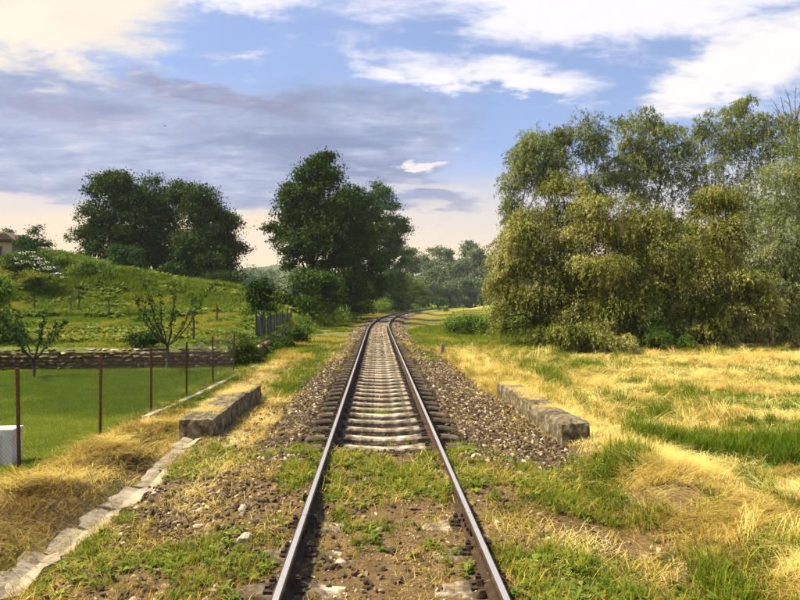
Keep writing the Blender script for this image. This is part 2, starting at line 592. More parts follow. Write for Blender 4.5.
M['palebark'] = noisy_mat('dead_bark', [(0.3, (0.10, 0.085, 0.07)), (0.7, (0.20, 0.175, 0.145))], 4, 6, 0.95, 0.5, 0.02, stretch=(3, 3, 0.6))
M['wire'] = noisy_mat('fence_wire', [(0.3, (0.06, 0.05, 0.04)), (0.7, (0.13, 0.11, 0.09))], 5, 3, 0.6, 0, 0)
M['white'] = noisy_mat('dirty_white_plastic', [(0.3, (0.52, 0.50, 0.46)), (0.6, (0.74, 0.73, 0.70))], 3, 5, 0.6, 0.1, 0.004)
M['darkpost'] = noisy_mat('dark_stake', [(0.3, (0.012, 0.017, 0.018)), (0.7, (0.035, 0.043, 0.042))], 8, 4, 0.7, 0.2, 0.004)
M['green_metal'] = noisy_mat('green_grey_sheet', [(0.3, (0.020, 0.040, 0.034)), (0.7, (0.050, 0.085, 0.075))], 6, 4, 0.6, 0.1, 0.004, random_tint=0.25)
M['oldwood'] = noisy_mat('grey_wood', [(0.3, (0.13, 0.10, 0.065)), (0.7, (0.26, 0.21, 0.15))], 8, 6, 0.9, 0.5, 0.01, stretch=(4, 4, 0.6))
M['plaster'] = noisy_mat('house_plaster', [(0.3, (0.40, 0.35, 0.28)), (0.7, (0.56, 0.50, 0.42))], 2, 6, 0.9, 0.3, 0.01)
M['rooftile'] = noisy_mat('brown_roof', [(0.3, (0.055, 0.036, 0.026)), (0.7, (0.115, 0.078, 0.055))], 5, 5, 0.9, 0.3, 0.02)
M['glass'] = noisy_mat('window_glass', [(0.3, (0.03, 0.03, 0.035)), (0.7, (0.05, 0.05, 0.055))], 1, 2, 0.1, 0, 0)
M['bird'] = noisy_mat('bird_feathers', [(0.3, (0.01, 0.01, 0.01)), (0.7, (0.03, 0.03, 0.03))], 5, 2, 0.8, 0, 0)
M['flower'] = leaf_mat('white_blossom', [(0.0, (0.70, 0.68, 0.58)), (1.0, (0.80, 0.78, 0.70))], 0.2, 0.7)
# foliage
M['ash'] = leaf_mat('dark_ash_leaves', [(0.0, (0.010, 0.024, 0.003)), (0.4, (0.024, 0.054, 0.005)), (0.75, (0.055, 0.105, 0.010)), (1.0, (0.115, 0.18, 0.020))], 0.24)
M['ash2'] = leaf_mat('cool_green_leaves', [(0.0, (0.014, 0.042, 0.008)), (0.5, (0.036, 0.095, 0.017)), (1.0, (0.090, 0.185, 0.036))], 0.27)
M['willow'] = leaf_mat('grey_green_willow_leaves', [(0.0, (0.035, 0.055, 0.012)), (0.4, (0.13, 0.16, 0.042)), (0.75, (0.29, 0.32, 0.12)), (1.0, (0.46, 0.48, 0.25))], 0.36)
M['gold'] = leaf_mat('golden_willow_leaves', [(0.0, (0.016, 0.030, 0.003)), (0.3, (0.065, 0.092, 0.008)), (0.58, (0.22, 0.225, 0.036)), (1.0, (0.64, 0.56, 0.25))], 0.28)
M['bush'] = leaf_mat('bush_leaves', [(0.0, (0.015, 0.040, 0.004)), (0.5, (0.048, 0.098, 0.009)), (1.0, (0.12, 0.19, 0.02))], 0.25)
M['bushlight'] = leaf_mat('light_bush_leaves', [(0.0, (0.06, 0.11, 0.012)), (0.5, (0.13, 0.21, 0.025)), (1.0, (0.24, 0.31, 0.055))], 0.32)
M['fruit'] = leaf_mat('fruit_tree_leaves', [(0.0, (0.015, 0.036, 0.008)), (0.5, (0.038, 0.078, 0.014)), (1.0, (0.085, 0.14, 0.03))], 0.28)
M['fartree'] = leaf_mat('haze_paled_far_leaves', [(0.0, (0.055, 0.095, 0.040)), (0.5, (0.125, 0.185, 0.080)), (1.0, (0.22, 0.29, 0.14))], 0.30)  # greens paled so the leaf colour itself carries part of the distance haze


# ------------------------------------------------------------------ ground
def axis(breaks):
    out = [breaks[0][0]]
    for (a, sa), (b, sb) in zip(breaks[:-1], breaks[1:]):
        x = a
        while x < b - 1e-6:
            f = (x - a) / (b - a)
            x = min(b, x + sa + (sb - sa) * f)
            out.append(x)
    return np.array(out)


def cover(x, y):
    """what grows or lies where, each 0..1"""
    u = x - cx(y)
    nA = fbm(x, y, 4, 0.9); nB = fbm(x + 31, y - 17, 4, 2.3); nC = fbm(x - 57, y + 23, 3, 0.28)
    c = {}
    track = 1 - sm(np.abs(u), 1.1, 1.35)
    # ballast: between the rails where sleepers show, right strip up to the block, left strip
    bal = track * sm(y, 8.4, 9.2)
    bal = np.maximum(bal, band(u, 1.0, 1.3, 2.45, 2.75) * sm(y + 1.6 * (nA - 0.5), 7.2, 8.6) * (1 - sm(y, 19, 30) * 0.6))
    bal = np.maximum(bal, band(u, -2.15 - 0.9 * (nA - 0.4), -1.75, -1.2, -1.0) * (1 - 0.45 * sm(y, 16, 30)) * (0.12 + 0.88 * sm(y, 7, 9.5)))
    bal = np.maximum(bal, 0.55 * np.exp(-(((u + 2.1) / 0.5) ** 2 + ((y - 6.6) / 1.0) ** 2)))
    c['ballast'] = np.clip(bal, 0, 1)
    lawn = sm(-x, 4.9, 5.3) * (1 - sm(y - (22.9 + 0.06 * (x + 5)), -0.5, -0.1))
    c['lawn'] = lawn
    c['terrace'] = np.where(y < 38, sm(-x, 4.95, 5.2) * sm(y - (22.9 + 0.06 * (x + 5)), 0.1, 0.4), sm(-x, 4.6, 6.5))
    heap = sum(.85 * np.exp(-(((x - hx_) / .30) ** 2 + ((y - hy_) / hl_) ** 2)) for hx_, hy_, hl_ in ((-3.95, 8.75, .42), (-3.9, 9.75, .4), (-4.15, 7.25, .38), (-3.75, 10.6, .3), (-4.4, 6.2, .4)))
    c['hay'] = np.clip(1.25 * heap + .10 * band(u, -4.55, -4.2, -3.6, -3.35) * (1 - sm(y, 8.6, 11.5)) * sm(nB, 0.36, 0.56)
                       + sm(u, 2.45, 3.3) * (1 - sm(u, 5.0 + 0.5 * (y - 7), 6.2 + 0.5 * (y - 7))) * (1 - sm(y, 8.2, 9.8)) * (0.06 + 0.94 * sm(nB, 0.44, 0.58)), 0, 1)
    path = np.exp(-(((u + 3.55 + 0.25 * np.sin(y * 0.35)) / 0.42) ** 2)) * band(y, 13.5, 16.5, 30, 36)
    path = np.maximum(path, np.exp(-(((u + 2.25) / 0.33) ** 2)) * band(y, 7.6, 9.0, 13, 15.5))
    c['path'] = path
    green = 0.30 + 1.0 * (nA - 0.5)
    green = green + 0.9 * np.exp(-(((u + 2.35) / 0.42) ** 2)) * band(y, 13.8, 15.2, 26, 36)
    green = green + 0.8 * np.exp(-(((u - 2.05) / 0.5) ** 2)) * band(y, 19, 23, 60, 90)
    green = green + 0.9 * band(u, 3.6, 5.0, 30, 60) * band(y, 20, 25, 200, 400) * (1 - band(x, 9, 11, 40, 60) * (1 - sm(y, 28, 31)))
    green = green + .55 * band(u, -5.5, -4.8, -4.2, -3.9) * sm(y, 11, 14) + .35 * band(u, -4.6, -4.0, -2.0, -1.7) * sm(y, 15, 19) * sm(nB, .38, .6)
    # tussocky strip on the right beyond the bank
    green = green + .75 * np.exp(-(((x - 7.4) / 2.2) ** 2 + ((y - 10.6 - 0.25 * (7 - x)) / 1.1) ** 2))
    green = green + 0.8 * np.exp(-(((x - 5.2) / 1.0) ** 2 + ((y - 11.4) / 0.8) ** 2))
    # mown rows of the hay meadow
    row = np.sin((y - 0.18 * x) * 1.55 + 3.0 * (nC - 0.5) * 2)
    mead = sm(u, 4.0, 5.5) * (1 - sm(y, 30, 34)) * sm(y, 8, 11)
    green = green + mead * (0.22 * row + 1.5 * (nA - 0.5) + 0.32)
    dry = band(u, 2.35, 2.9, 3.9, 5.4) * band(y, 9.5, 12, 24, 34)
    green = green - 0.38 * dry + .5 * sm(u, 2.4, 3.2) * (1 - sm(u, 5, 6)) * (1 - sm(y, 9, 11)) * sm(nA, .48, .62)
    c['dry'] = dry; c['mead'] = mead
    green = green + 0.25 * track * (1 - sm(y, 8.2, 9)) + 0.45 * band(u, 1.0, 1.3, 2.5, 3.0) * (1 - sm(y, 7.0, 8.5))
    c['green'] = np.clip(green, 0, 1)
    c['u'] = u; c['nA'] = nA; c['nB'] = nB; c['nC'] = nC; c['track'] = track
    return c


def build_ground():
    xs = axis([(-1700, 160), (-300, 40), (-60, 2.0), (-24, 0.5), (-9, 0.13), (9, 0.13), (26, 0.6), (60, 2.0), (300, 40), (1700, 160)])
    ys = axis([(-60, 6), (-4, 0.6), (3, 0.11), (12, 0.13), (26, 0.3), (70, 0.9), (200, 4), (500, 30), (1800, 160)])
    X, Y = np.meshgrid(xs, ys)
    Z = H(X, Y)
    # keep the sheet under the stone walls' own bodies crisp
    n, m = X.shape
    V = np.stack([X, Y, Z], -1).reshape(-1, 3)
    i = np.arange(n - 1)[:, None] * m; j = np.arange(m - 1)[None]
    Q = np.stack([i + j, i + j + 1, i + m + j + 1, i + m + j], -1).reshape(-1, 4)
    mat, t, b = new_mat('earth_and_turf')
    a = t.nodes.new('ShaderNodeAttribute'); a.attribute_name = 'cover'
    n1 = tnoise(t, 9, 8, 0.72); n2 = tnoise(t, 45, 5, 0.7)
    v = ramp(t, n1, [(0.25, (0.45,) * 3), (0.5, (0.95,) * 3), (0.75, (1.5,) * 3)])
    c = mixc(t, 1.0, a.outputs['Color'], v, 'MULTIPLY')
    v2 = ramp(t, n2, [(0.3, (0.6,) * 3), (0.7, (1.35,) * 3)])
    c = mixc(t, 1.0, c, v2, 'MULTIPLY')
    t.links.new(c, b.inputs['Base Color'])
    b.inputs['Roughness'].default_value = 0.95
    bump(t, b, n1, 0.9, 0.03)
    me = mesh_np('ground', V, [Q], [mat], None, True)
    x, y = V[:, 0].astype(float), V[:, 1].astype(float)
    k = cover(x, y)
    def mix(a, bcol, f): return a + (np.array(bcol) - a) * f[:, None]
    C = np.tile(np.array([0.135, 0.088, 0.040]), (len(V), 1))
    C = mix(C, (0.30, 0.215, 0.085), sm(k['nB'], 0.42, 0.6) * 0.85)
    C = mix(C, (0.075, 0.05, 0.024), sm(k['nA'], 0.5, 0.36) * 0.7)
    C = mix(C, (0.36, 0.27, 0.07), np.clip(k['dry'] + k['mead'] * 0.85, 0, 1))
    C = mix(C, (0.13, 0.085, 0.03), k['hay'])
    C = mix(C, (0.10, 0.16, 0.022), sm(k['green'], 0.25, 0.75) * 0.85 * (1 - .92 * (np.abs(k['u']) < 3.2) * (1 - sm(y, 9, 14))))
    C = mix(C, (0.135, 0.085, 0.034), .75 * (np.abs(k['u']) < 2.6) * (y < 9))
    C = mix(C, (0.46, 0.36, 0.18), np.clip(k['path'], 0, 1) * 0.9)
    C = mix(C, (0.060, 0.046, 0.032), k['ballast'] * 0.95)
    C = mix(C, (0.11, 0.20, 0.004), k['lawn'])
    tv = sm(k['nA'], 0.35, 0.65)
    C = mix(C, (0.09, 0.155, 0.010), k['terrace'] * 0.9)
    C = mix(C, (0.13, 0.17, 0.030), k['terrace'] * tv * 0.7)
    C = mix(C, (0.15, 0.19, 0.014), sm(np.hypot(x, y), 90, 150))
    C = mix(C, (0.40, 0.31, 0.11), band(k['u'], 3.2, 4.5, 9, 14) * band(y, 95, 115, 190, 230) * .8)
    at_ = me.color_attributes.new('cover', 'FLOAT_COLOR', 'POINT')
    at_.data.foreach_set('color', np.hstack([C, np.ones((len(C), 1))]).astype(np.float32).ravel())
    o = obj('ground', me)
    tag(o, kind='structure')
    return o


build_ground()


def build_hills():
    mat = noisy_mat('wooded_hill', [(0.3, (0.035, 0.055, 0.022)), (0.7, (0.08, 0.105, 0.045))], 0.05, 8, 0.95, 0.6, 2.0)
    ang = np.linspace(R(-75), R(75), 260)
    rad = np.linspace(520, 980, 36)
    A, D = np.meshgrid(ang, rad)
    X = np.sin(A) * D; Y = np.cos(A) * D
    rise = sm(D, 520, 780) * (1 - 0.4 * sm(D, 850, 980))
    Z = rise * (34 + 22 * (fbm(A * 6 + 4, A * 0 + 2, 3, 1.0) - 0.5) * 2) + 9 * (fbm(X, Y, 3, 0.06) - 0.5) * rise + 1.0 - 4 * (1 - sm(D, 520, 560))
    n, m = X.shape
    i = np.arange(n - 1)[:, None] * m; j = np.arange(m - 1)[None]
    Q = np.stack([i + j, i + j + 1, i + m + j + 1, i + m + j], -1).reshape(-1, 4)
    o = obj('hills', mesh_np('hills', np.stack([X, Y, Z], -1).reshape(-1, 3), [Q[:, ::-1]], [mat], None, True))
    tag(o, kind='structure')


build_hills()


# ------------------------------------------------------------------ railway track
def build_track():
    root = empty('railway_track')
    tag(root, 'single railway track with rusty rails on concrete sleepers curving right into the distance', 'railway track')
    G = 0.7525
    prof = np.array([[-.020, .170], [.022, .170], [.033, .163], [.0345, .136], [.0085, .122], [.008, .052], [.0625, .036], [.0625, .022], [-.0625, .022], [-.0625, .036], [-.008, .052], [-.0085, .122], [-.0345, .136], [-.033, .163]])
    k = len(prof)
    joints = [-3.0, 5.66, 30.66, 55.66, 80.66, 130.66, 260.0]
    for s in (-1, 1):
        for a, b in zip(joints[:-1], joints[1:]):
            ys = np.arange(a, b, 1.0 if a < 130 else 2.0)
            ys = np.append(ys, b - 0.008)
            c = cx(ys); dc = np.gradient(c, ys) if len(ys) > 2 else np.zeros_like(ys)
            nx = 1 / np.sqrt(1 + dc ** 2); ny = -dc * nx
            off = s * G + prof[None, :, 0]
            V = np.stack([c[:, None] + nx[:, None] * off, ys[:, None] + ny[:, None] * off, np.broadcast_to(prof[None, :, 1], off.shape if off.shape[0] > 1 else (len(ys), k))], -1).reshape(-1, 3)
            n = len(ys)
            i = np.arange(n - 1)[:, None] * k; j = np.arange(k)[None]; j2 = (j + 1) % k
            Q = np.stack([i + j, i + j2, i + k + j2, i + k + j], -1).reshape(-1, 4)
            mi = np.tile(np.array([0] + [1] * (k - 1)), n - 1)
            cap = [np.arange(k)[None], ((n - 1) * k + np.arange(k)[::-1])[None]]
            me = mesh_np('rail', V, [Q] + cap, [M['rail_top'], M['rust']], np.concatenate([mi, [1, 1]]))
            r = obj('rail', me, root)
            if b < 60:
                f = MB()
                for q in (-1, 1):
                    f.box((cx(b) + s * G + q * 0.022, b, 0.088), (0.022, 0.52, 0.062))
                    for yy in (-.18, -.06, .06, .18):
                        f.box((cx(b) + s * G + q * 0.042, b + yy, 0.088), (0.022, 0.032, 0.032))
                obj('joint_bar', f.mesh('joint_bar', [M['fasten']]), r)
    # sleeper body: dipped in the middle, chamfered, ends sloped
    xs = np.array([-1.21, -1.17, -0.98, -0.55, -0.42, -0.15, 0, .15, .42, .55, .98, 1.17, 1.21])
    zt = np.array([-.05, -.022, 0.0, 0.0, -.020, -.034, -.036, -.034, -.020, 0.0, 0.0, -.022, -.05])
    hw = np.array([.085, .10, .105, .105, .092, .085, .085, .085, .092, .105, .105, .10, .085])

    def sleeper_mesh(seed):
        r = np.random.default_rng(seed)
        sec = []
        for x, z, w in zip(xs, zt, hw):
            w2 = w + 0.022
            jj = r.uniform(-.004, .004, 6)
            sec.append([[x, -w2, -.2], [x, -w2 + 0.004, z - .026 + jj[0]], [x, -w + jj[1], z + jj[2] * .6], [x, w + jj[3], z + jj[4] * .6], [x, w2 - 0.004, z - .026 + jj[5]], [x, w2, -.2]])
        V = np.array(sec).reshape(-1, 3); n = len(xs); k = 6
        i = np.arange(n - 1)[:, None] * k; j = np.arange(k)[None]; j2 = (j + 1) % k
        Q = np.stack([i + j, i + k + j, i + k + j2, i + j2], -1).reshape(-1, 4)
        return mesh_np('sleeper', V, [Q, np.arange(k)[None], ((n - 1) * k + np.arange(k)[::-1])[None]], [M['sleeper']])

    variants = [sleeper_mesh(s) for s in range(6)]
    f = MB()
    f.box((0, 0, 0.011), (0.30, 0.15, 0.021))
    for q in (-1, 1):
        f.box((q * 0.085, 0, 0.043), (0.045, 0.10, 0.045), taper=0.75)
        f.tube([(q * 0.092, 0, 0.06), (q * 0.092, 0, 0.105)], [0.014, 0.012], 6)
        f.box((q * 0.092, 0, 0.078), (0.042, 0.042, 0.022))
        f.box((q * 0.128, 0, 0.031), (0.03, 0.055, 0.022))
    fme = f.mesh('fastening', [M['fasten']])
    y0, dy = 4.55 - 0.65 * 3, 0.65
    far = MB()
    for i in range(300):
        y = y0 + dy * i
        if y < 88:
            c = float(cx(y)); ang = -math.asin(min(1, max(0, (y - 40)) / RC))
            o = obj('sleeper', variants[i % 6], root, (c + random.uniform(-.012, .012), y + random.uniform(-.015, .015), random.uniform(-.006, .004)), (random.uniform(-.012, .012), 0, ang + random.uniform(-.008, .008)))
            if y < 50:
                for s in (-1, 1):
                    obj('fastening', fme, o, (s * G, 0, 0))
        else:
            far.box((float(cx(y)), y, -0.1), (2.4, 0.22, 0.2), -math.asin((y - 40) / RC))
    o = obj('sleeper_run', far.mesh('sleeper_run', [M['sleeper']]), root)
    o['kind'] = 'stuff'
    o['label'] = 'distant concrete sleepers around the bend'


build_track()


# ------------------------------------------------------------------ concrete blocks, gutter, kerb
def rough_block(name, x0, x1, y0, y1, z0, z1, label, seed):
    r = np.random.default_rng(seed)
    ny = int((y1 - y0) / 0.12); nx = 6; nz = 5
    P = {}
    V = []
    def vid(i, j, k):
        key = (i, j, k)
        if key not in P:
            x = x0 + (x1 - x0) * i / nx; y = y0 + (y1 - y0) * j / ny; z = z0 + (z1 - z0) * k / nz
            e = 0.022
            ex = (i in (0, nx)); ey = (j in (0, ny)); ez = (k == nz)
            if ez and (ex or ey): z -= e * (0.6 + r.random())
            if ex and (ez or ey): x += e * r.random() * (1 if i == 0 else -1)
            if ey and (ez or ex): y += e * r.random() * (1 if j == 0 else -1)
            p = [x + r.normal(0, .006), y + r.normal(0, .006), z + r.normal(0, .006)]
            # sagged segments along its length
            p[2] += 0.018 * math.sin(y * 1.9 + seed) * k / nz
            P[key] = len(V); V.append(p)
        return P[key]
    Q = []
    for j in range(ny):
        for i in range(nx): Q.append([vid(i, j, nz), vid(i + 1, j, nz), vid(i + 1, j + 1, nz), vid(i, j + 1, nz)])
        for k in range(nz):
            Q.append([vid(0, j, k), vid(0, j, k + 1), vid(0, j + 1, k + 1), vid(0, j + 1, k)])
            Q.append([vid(nx, j, k), vid(nx, j + 1, k), vid(nx, j + 1, k + 1), vid(nx, j, k + 1)])
    for i in range(nx):
        for k in range(nz):
            Q.append([vid(i, 0, k), vid(i + 1, 0, k), vid(i + 1, 0, k + 1), vid(i, 0, k + 1)])
            Q.append([vid(i, ny, k), vid(i, ny, k + 1), vid(i + 1, ny, k + 1), vid(i + 1, ny, k)])
    o = obj(name, mesh_np(name, V, [np.array(Q)], [M['block']]))
    tag(o, label, 'concrete block', 'old concrete edge blocks beside the track')
    return o


rough_block('concrete_block', -3.26, -2.70, 10.0, 14.15, -0.42, 0.26, 'long weathered concrete block left of the track, beside the fence', 4)
rough_block('concrete_block', 2.68, 3.14, 9.25, 14.3, -0.45, 0.26, 'long weathered concrete block right of the track, beside the hay meadow', 9)

g = empty('drain_gutter', (-3.1, 6, -0.28))
tag(g, 'broken pale concrete drain gutter running up to the left concrete block', 'gutter')
yy = 3.6
while yy < 10.0:
    L = random.uniform(0.55, 0.95)
    w = 0.31 + random.uniform(-.05, .05)
    m = MB()
    ns = 5
    sec = []
    for q in np.linspace(0, 1, 6):
        jl, jr = random.uniform(-.055, .04), random.uniform(-.04, .055)
        sec.append([(-w / 2 + jl, q * (L - .015), -.1), (-w / 2 + jl, q * (L - .015), .045), (-w / 2 + .07, q * (L - .015), .03), (0, q * (L - .015), .0 + random.uniform(-.006, .006)), (w / 2 - .07, q * (L - .015), .018), (w / 2 + jr, q * (L - .015), .03), (w / 2 + jr, q * (L - .015), -.1)])
    V = np.array(sec).reshape(-1, 3); kk = 7
    i = np.arange(5)[:, None] * kk; j = np.arange(kk - 1)[None]
    m.add(V, np.stack([i + j, i + kk + j, i + kk + j + 1, i + j + 1], -1).reshape(-1, 4))
    m.add(V[:kk], None, [[0, a + 1, a] for a in range(1, kk - 1)])
    obj('slab', m.mesh('slab', [M['gutter']], False), g, (random.uniform(-.03, .03) + 0.10 * sm(yy, 6, 10) - 0.08 * (1 - sm(yy, 4, 6)), yy - 6, hz(-3.1, yy) + 0.28 + 0.012 + random.uniform(-.012, .012)), (math.atan2(hz(-3.1, yy + L) - hz(-3.1, yy), L) + random.uniform(-.015, .015), random.uniform(-.04, .04), random.uniform(-.10, .10)))
    yy += L


def stone_mesh(seed, sub=1, squash=(1, 1, .6), chips=5, cut=.62):
    import bmesh
    bm = bmesh.new()
    bmesh.ops.create_icosphere(bm, subdivisions=sub, radius=1.0)
    r = np.random.default_rng(seed)
    n = r.normal(size=(chips, 3)); n /= np.linalg.norm(n, axis=1)[:, None]
    for v in bm.verts:
        p = np.array(v.co) * (1 + r.uniform(-.16, .16))
        for q in n:                                   # chip flat faces
            d = p @ q
            if d > cut: p = p - q * (d - cut)
        v.co = p * squash
    me = bpy.data.meshes.new('stone')
    bm.to_mesh(me); bm.free()
    return me


# kerb strip under the fence
kerb = empty('fence_kerb', (-4.72, 14, -0.25))
tag(kerb, 'low crumbling concrete kerb along the foot of the mesh fence', 'kerb')
yy = 12.2
while yy < 21.5:
    L = random.uniform(0.9, 1.2)
    m = MB(); m.box((0, L / 2, 0), (0.13, L - .02, 0.24), jit=0.012)
    xx = np.interp(yy, [9, 11, 13, 15.3, 17.7, 19.8, 23], [-5.06, -4.83, -4.74, -4.62, -4.58, -4.5, -4.56])
    obj('kerb_stone', m.mesh('kerb_stone', [M['gutter']]), kerb, (xx + 0.16 + 4.72, yy - 14, -0.02 + random.uniform(-.02, .02)), (0, 0, random.uniform(-.03, .03) - 0.03))
    yy += L

# broken slabs and pale loose stones
for (px, py, sx, sy, sz, lab) in [(13, 577, .15, .11, .045, 'flat pale slab fragment by the near end of the drain gutter'),
                                  (-2, 571, .10, .10, .04, 'small pale slab chip at the left edge beside the gutter'),
                                  (246, 553, .085, .07, .06, 'pale rounded stone beside the left rail between two sleeper ends'),
                                  (243, 523, .05, .05, .045, 'small pale stone left of the uncovered sleeper end')]:
    p = ray_ground(px, py, -0.12 if px > 100 else -0.2)
    me = stone_mesh(int(px) + 50, 2, (sx, sy, sz)); me.materials.append(M['palestone'])
    o = obj('stone', me, None, (p.x, p.y, hz(p.x, p.y) + sz * 0.4), (0, 0, random.random() * 6))
    tag(o, lab, 'stone')

# ------------------------------------------------------------------ mesh fence with rusty posts
PX = [(-4, 376, 482), (23.8, 367, 466), (102, 354, 435), (151.5, 347, 412), (187, 341.7, 396.5), (213.5, 336.5, 384), (233.8, 333, 375), (249, 336, 364.5)]
posts = []
for (px, yt, yb) in PX:
    p = ray_ground(px - (5 if px < 30 else 2 if px < 120 else 0.5), yb, -0.26)
    d = p.y
    zt = CAM.z - (yt - 301) / FPX * d
    posts.append((p.x, p.y, zt))
posts[0] = (posts[1][0] - 0.12, posts[1][1] - 2.0, posts[1][2])
fence = empty('mesh_fence', (posts[3][0], posts[3][1], -0.26))
tag(fence, 'wire mesh fence on rusty red steel posts along the lawn', 'fence')
FO = np.array(fence.location)
for k, (x, y, zt) in enumerate(posts):
    m = MB()
    h = zt + 0.26
    lean = random.uniform(-.02, .03)
    # angle-iron section
    s = 0.045
    m.box((0, 0, h / 2 - 0.15), (s, 0.008, h + .3)); m.box((-s / 2 + .004, s / 2 + .0041, h / 2 - 0.15), (0.008, s, h + .3))
    m.tube([(0.0, 0.02, -.3), (0.0, 0.02, h + 0.004)], 0.017, 6)
    obj('post', m.mesh('post', [M['post_rust']]), fence, np.array((x, y, -0.26)) - FO, (random.uniform(-.015, .015), lean, random.uniform(-.2, .2)))
# chain-link wires
m = MB()
sp = 0.06
for a, b in zip(posts[:-2], posts[1:-1]):
    A = np.array([a[0], a[1]]); B = np.array([b[0], b[1]])
    Ln = np.linalg.norm(B - A); D = (B - A) / Ln
    za, zb = a[2] - 0.06, b[2] - 0.06
    hgt = (za + zb) / 2 + 0.24
    nw = int(Ln / sp)
    for i in range(-int(hgt / sp), nw):
        for sg in (1, -1):
            s0, s1 = i * sp, i * sp + hgt
            t0 = max(0, -s0 / hgt) if s0 < 0 else 0.0
            t1 = 1.0 if s1 <= Ln else (Ln - s0) / hgt
            if t1 <= t0: continue
            pts = []
            for t in (t0, (t0 + t1) / 2, t1):
                s = s0 + t * hgt
                q = t if sg > 0 else 1 - t
                sag = 0.025 * math.sin(math.pi * s / Ln)
                z = -0.24 + q * hgt - sag * q
                pts.append((A[0] + D[0] * s + sg * .002 + 0.02 * math.sin(s * 2.1) * math.sin(math.pi * s / Ln), A[1] + D[1] * s, z))
            m.tube(np.array(pts) - FO, 0.0015, 3, cap=False)
o = obj('wire_mesh', m.mesh('wire_mesh', [M['wire']]), fence)
o['kind'] = 'stuff'; o['label'] = 'diamond chain-link wire netting between the posts'
for zz in (-0.05, -0.65):
    m = MB()
    for a, b in zip(posts[:-1], posts[1:]):
        m.tube(np.array([(a[0], a[1], a[2] + zz), ((a[0] + b[0]) / 2, (a[1] + b[1]) / 2, (a[2] + b[2]) / 2 + zz - .02), (b[0], b[1], b[2] + zz)]) - FO, 0.0025, 4, cap=False)
    obj('tension_wire', m.mesh('tension_wire', [M['wire']]), fence)

# white container behind the first posts
wc = empty('white_container', (-6.25, 9.45, -0.36))
tag(wc, 'dirty white plastic box container behind the fence at the left edge', 'container')
m = MB(); m.box((0, 0, 0.27), (1.55, 0.3, 0.54), jit=0.004)
obj('body', m.mesh('body', [M['white']]), wc, None, (0, 0, 0.06))
m = MB()
m.box((0, 0.0, 0.56), (1.58, 0.33, 0.035))
obj('rim', m.mesh('rim', [M['white']]), wc, None, (0, 0, 0.06))
for xx in (-.6, -.3, 0, .3, .6):
    m = MB(); m.box((xx, -0.165, 0.27), (0.05, 0.03, 0.46), taper=.9)
    obj('rib', m.mesh('rib', [M['white']]), wc, None, (0, 0, 0.06))


# ------------------------------------------------------------------ dry stone walls
def stone_wall(name, P0, P1, z0, z1, th, sl, sh, label, side):
    P0 = np.array(P0); P1 = np.array(P1)
    L = np.linalg.norm(P1 - P0); D = (P1 - P0) / L; Nn = np.array([D[1], -D[0]]) * side
    root = empty(name, (P0[0], P0[1], z0), math.atan2(D[1], D[0]))
    tag(root, label, 'stone wall')
    hN = -side                                         # face stones on local -y when side=1
    c = MB(); c.box((L / 2, side * .05, (z1 - z0) / 2 - .2), (L - .5, th * .86, z1 - z0 + .16), jit=.03)
    obj('core', c.mesh('core', [M['mortar']]), root)
    vs = [stone_mesh(300 + k, 1, (.62, .62, .62), 10, .55) for k in range(12)]
    for v_ in vs: v_.materials.append(M['wallstone'])
    vp = [v_.copy() for v_ in vs[:5]]
    for v_ in vp: v_.materials[0] = M['palestone']
    z = -0.1
    while z < z1 - z0 - 0.03:
        h = sh * random.uniform(.75, 1.2)
        s = -random.random() * sl
        top = z + h > z1 - z0 - 0.09
        while s < L:
            l = sl * random.uniform(.55, 1.45)
            if not (top and random.random() < 0.22):
                pale = (top and random.random() < .34) or random.random() < .03
                me = random.choice(vp if pale else vs)
                o = obj('stone', me, root, (s + l / 2, -side * th * random.uniform(.30, .40) if not top else -side * th * random.uniform(.0, .35), z + h / 2 + random.uniform(-.02, .02)), (random.uniform(-.15, .15), random.uniform(-.12, .12), random.uniform(-.2, .2)))
                o.scale = (l * 1.22, th * random.uniform(.5, .7), h * 1.28 * (random.uniform(.7, 1.1) if top else 1))
            s += l
        z += h


stone_wall('garden_wall', (-16.0, 22.05), (-4.35, 22.75), -0.42, 0.40, 0.42, 0.30, 0.13, 'low dry stone retaining wall across the back of the lawn', 1)
stone_wall('bank_wall', (-4.75, 23.0), (-5.15, 37.5), -0.30, 0.42, 0.36, 0.42, 0.2, 'low stone wall running along the bank below the green metal fence', -1 * -1)

# ------------------------------------------------------------------ green sheet fence on the bank wall, stakes
gf = empty('green_metal_fence', (-5.35, 32, 0.4))
tag(gf, 'dark green metal sheet fence on top of the bank wall', 'fence')
yy = 27.2
while yy < 38.3:
    h = 1.0 + 0.05 * math.sin(yy) + random.uniform(-.04, .04)
    m = MB()
    if int((yy - 27.2) / 0.3) % 6 == 0:
        m.tube([(0, 0, -.3), (0, 0, h + .25)], 0.035, 6)
        obj('post', m.mesh('post', [M['darkpost']]), gf, (0, yy - 32, 0))
    else:
        m.box((0, 0, h / 2), (0.02, 0.24, h))
        obj('panel', m.mesh('panel', [M['green_metal']]), gf, (random.uniform(-.02, .02), yy - 32, 0.0), (0, random.uniform(-.03, .03), random.uniform(-.05, .05)))
    yy += 0.3

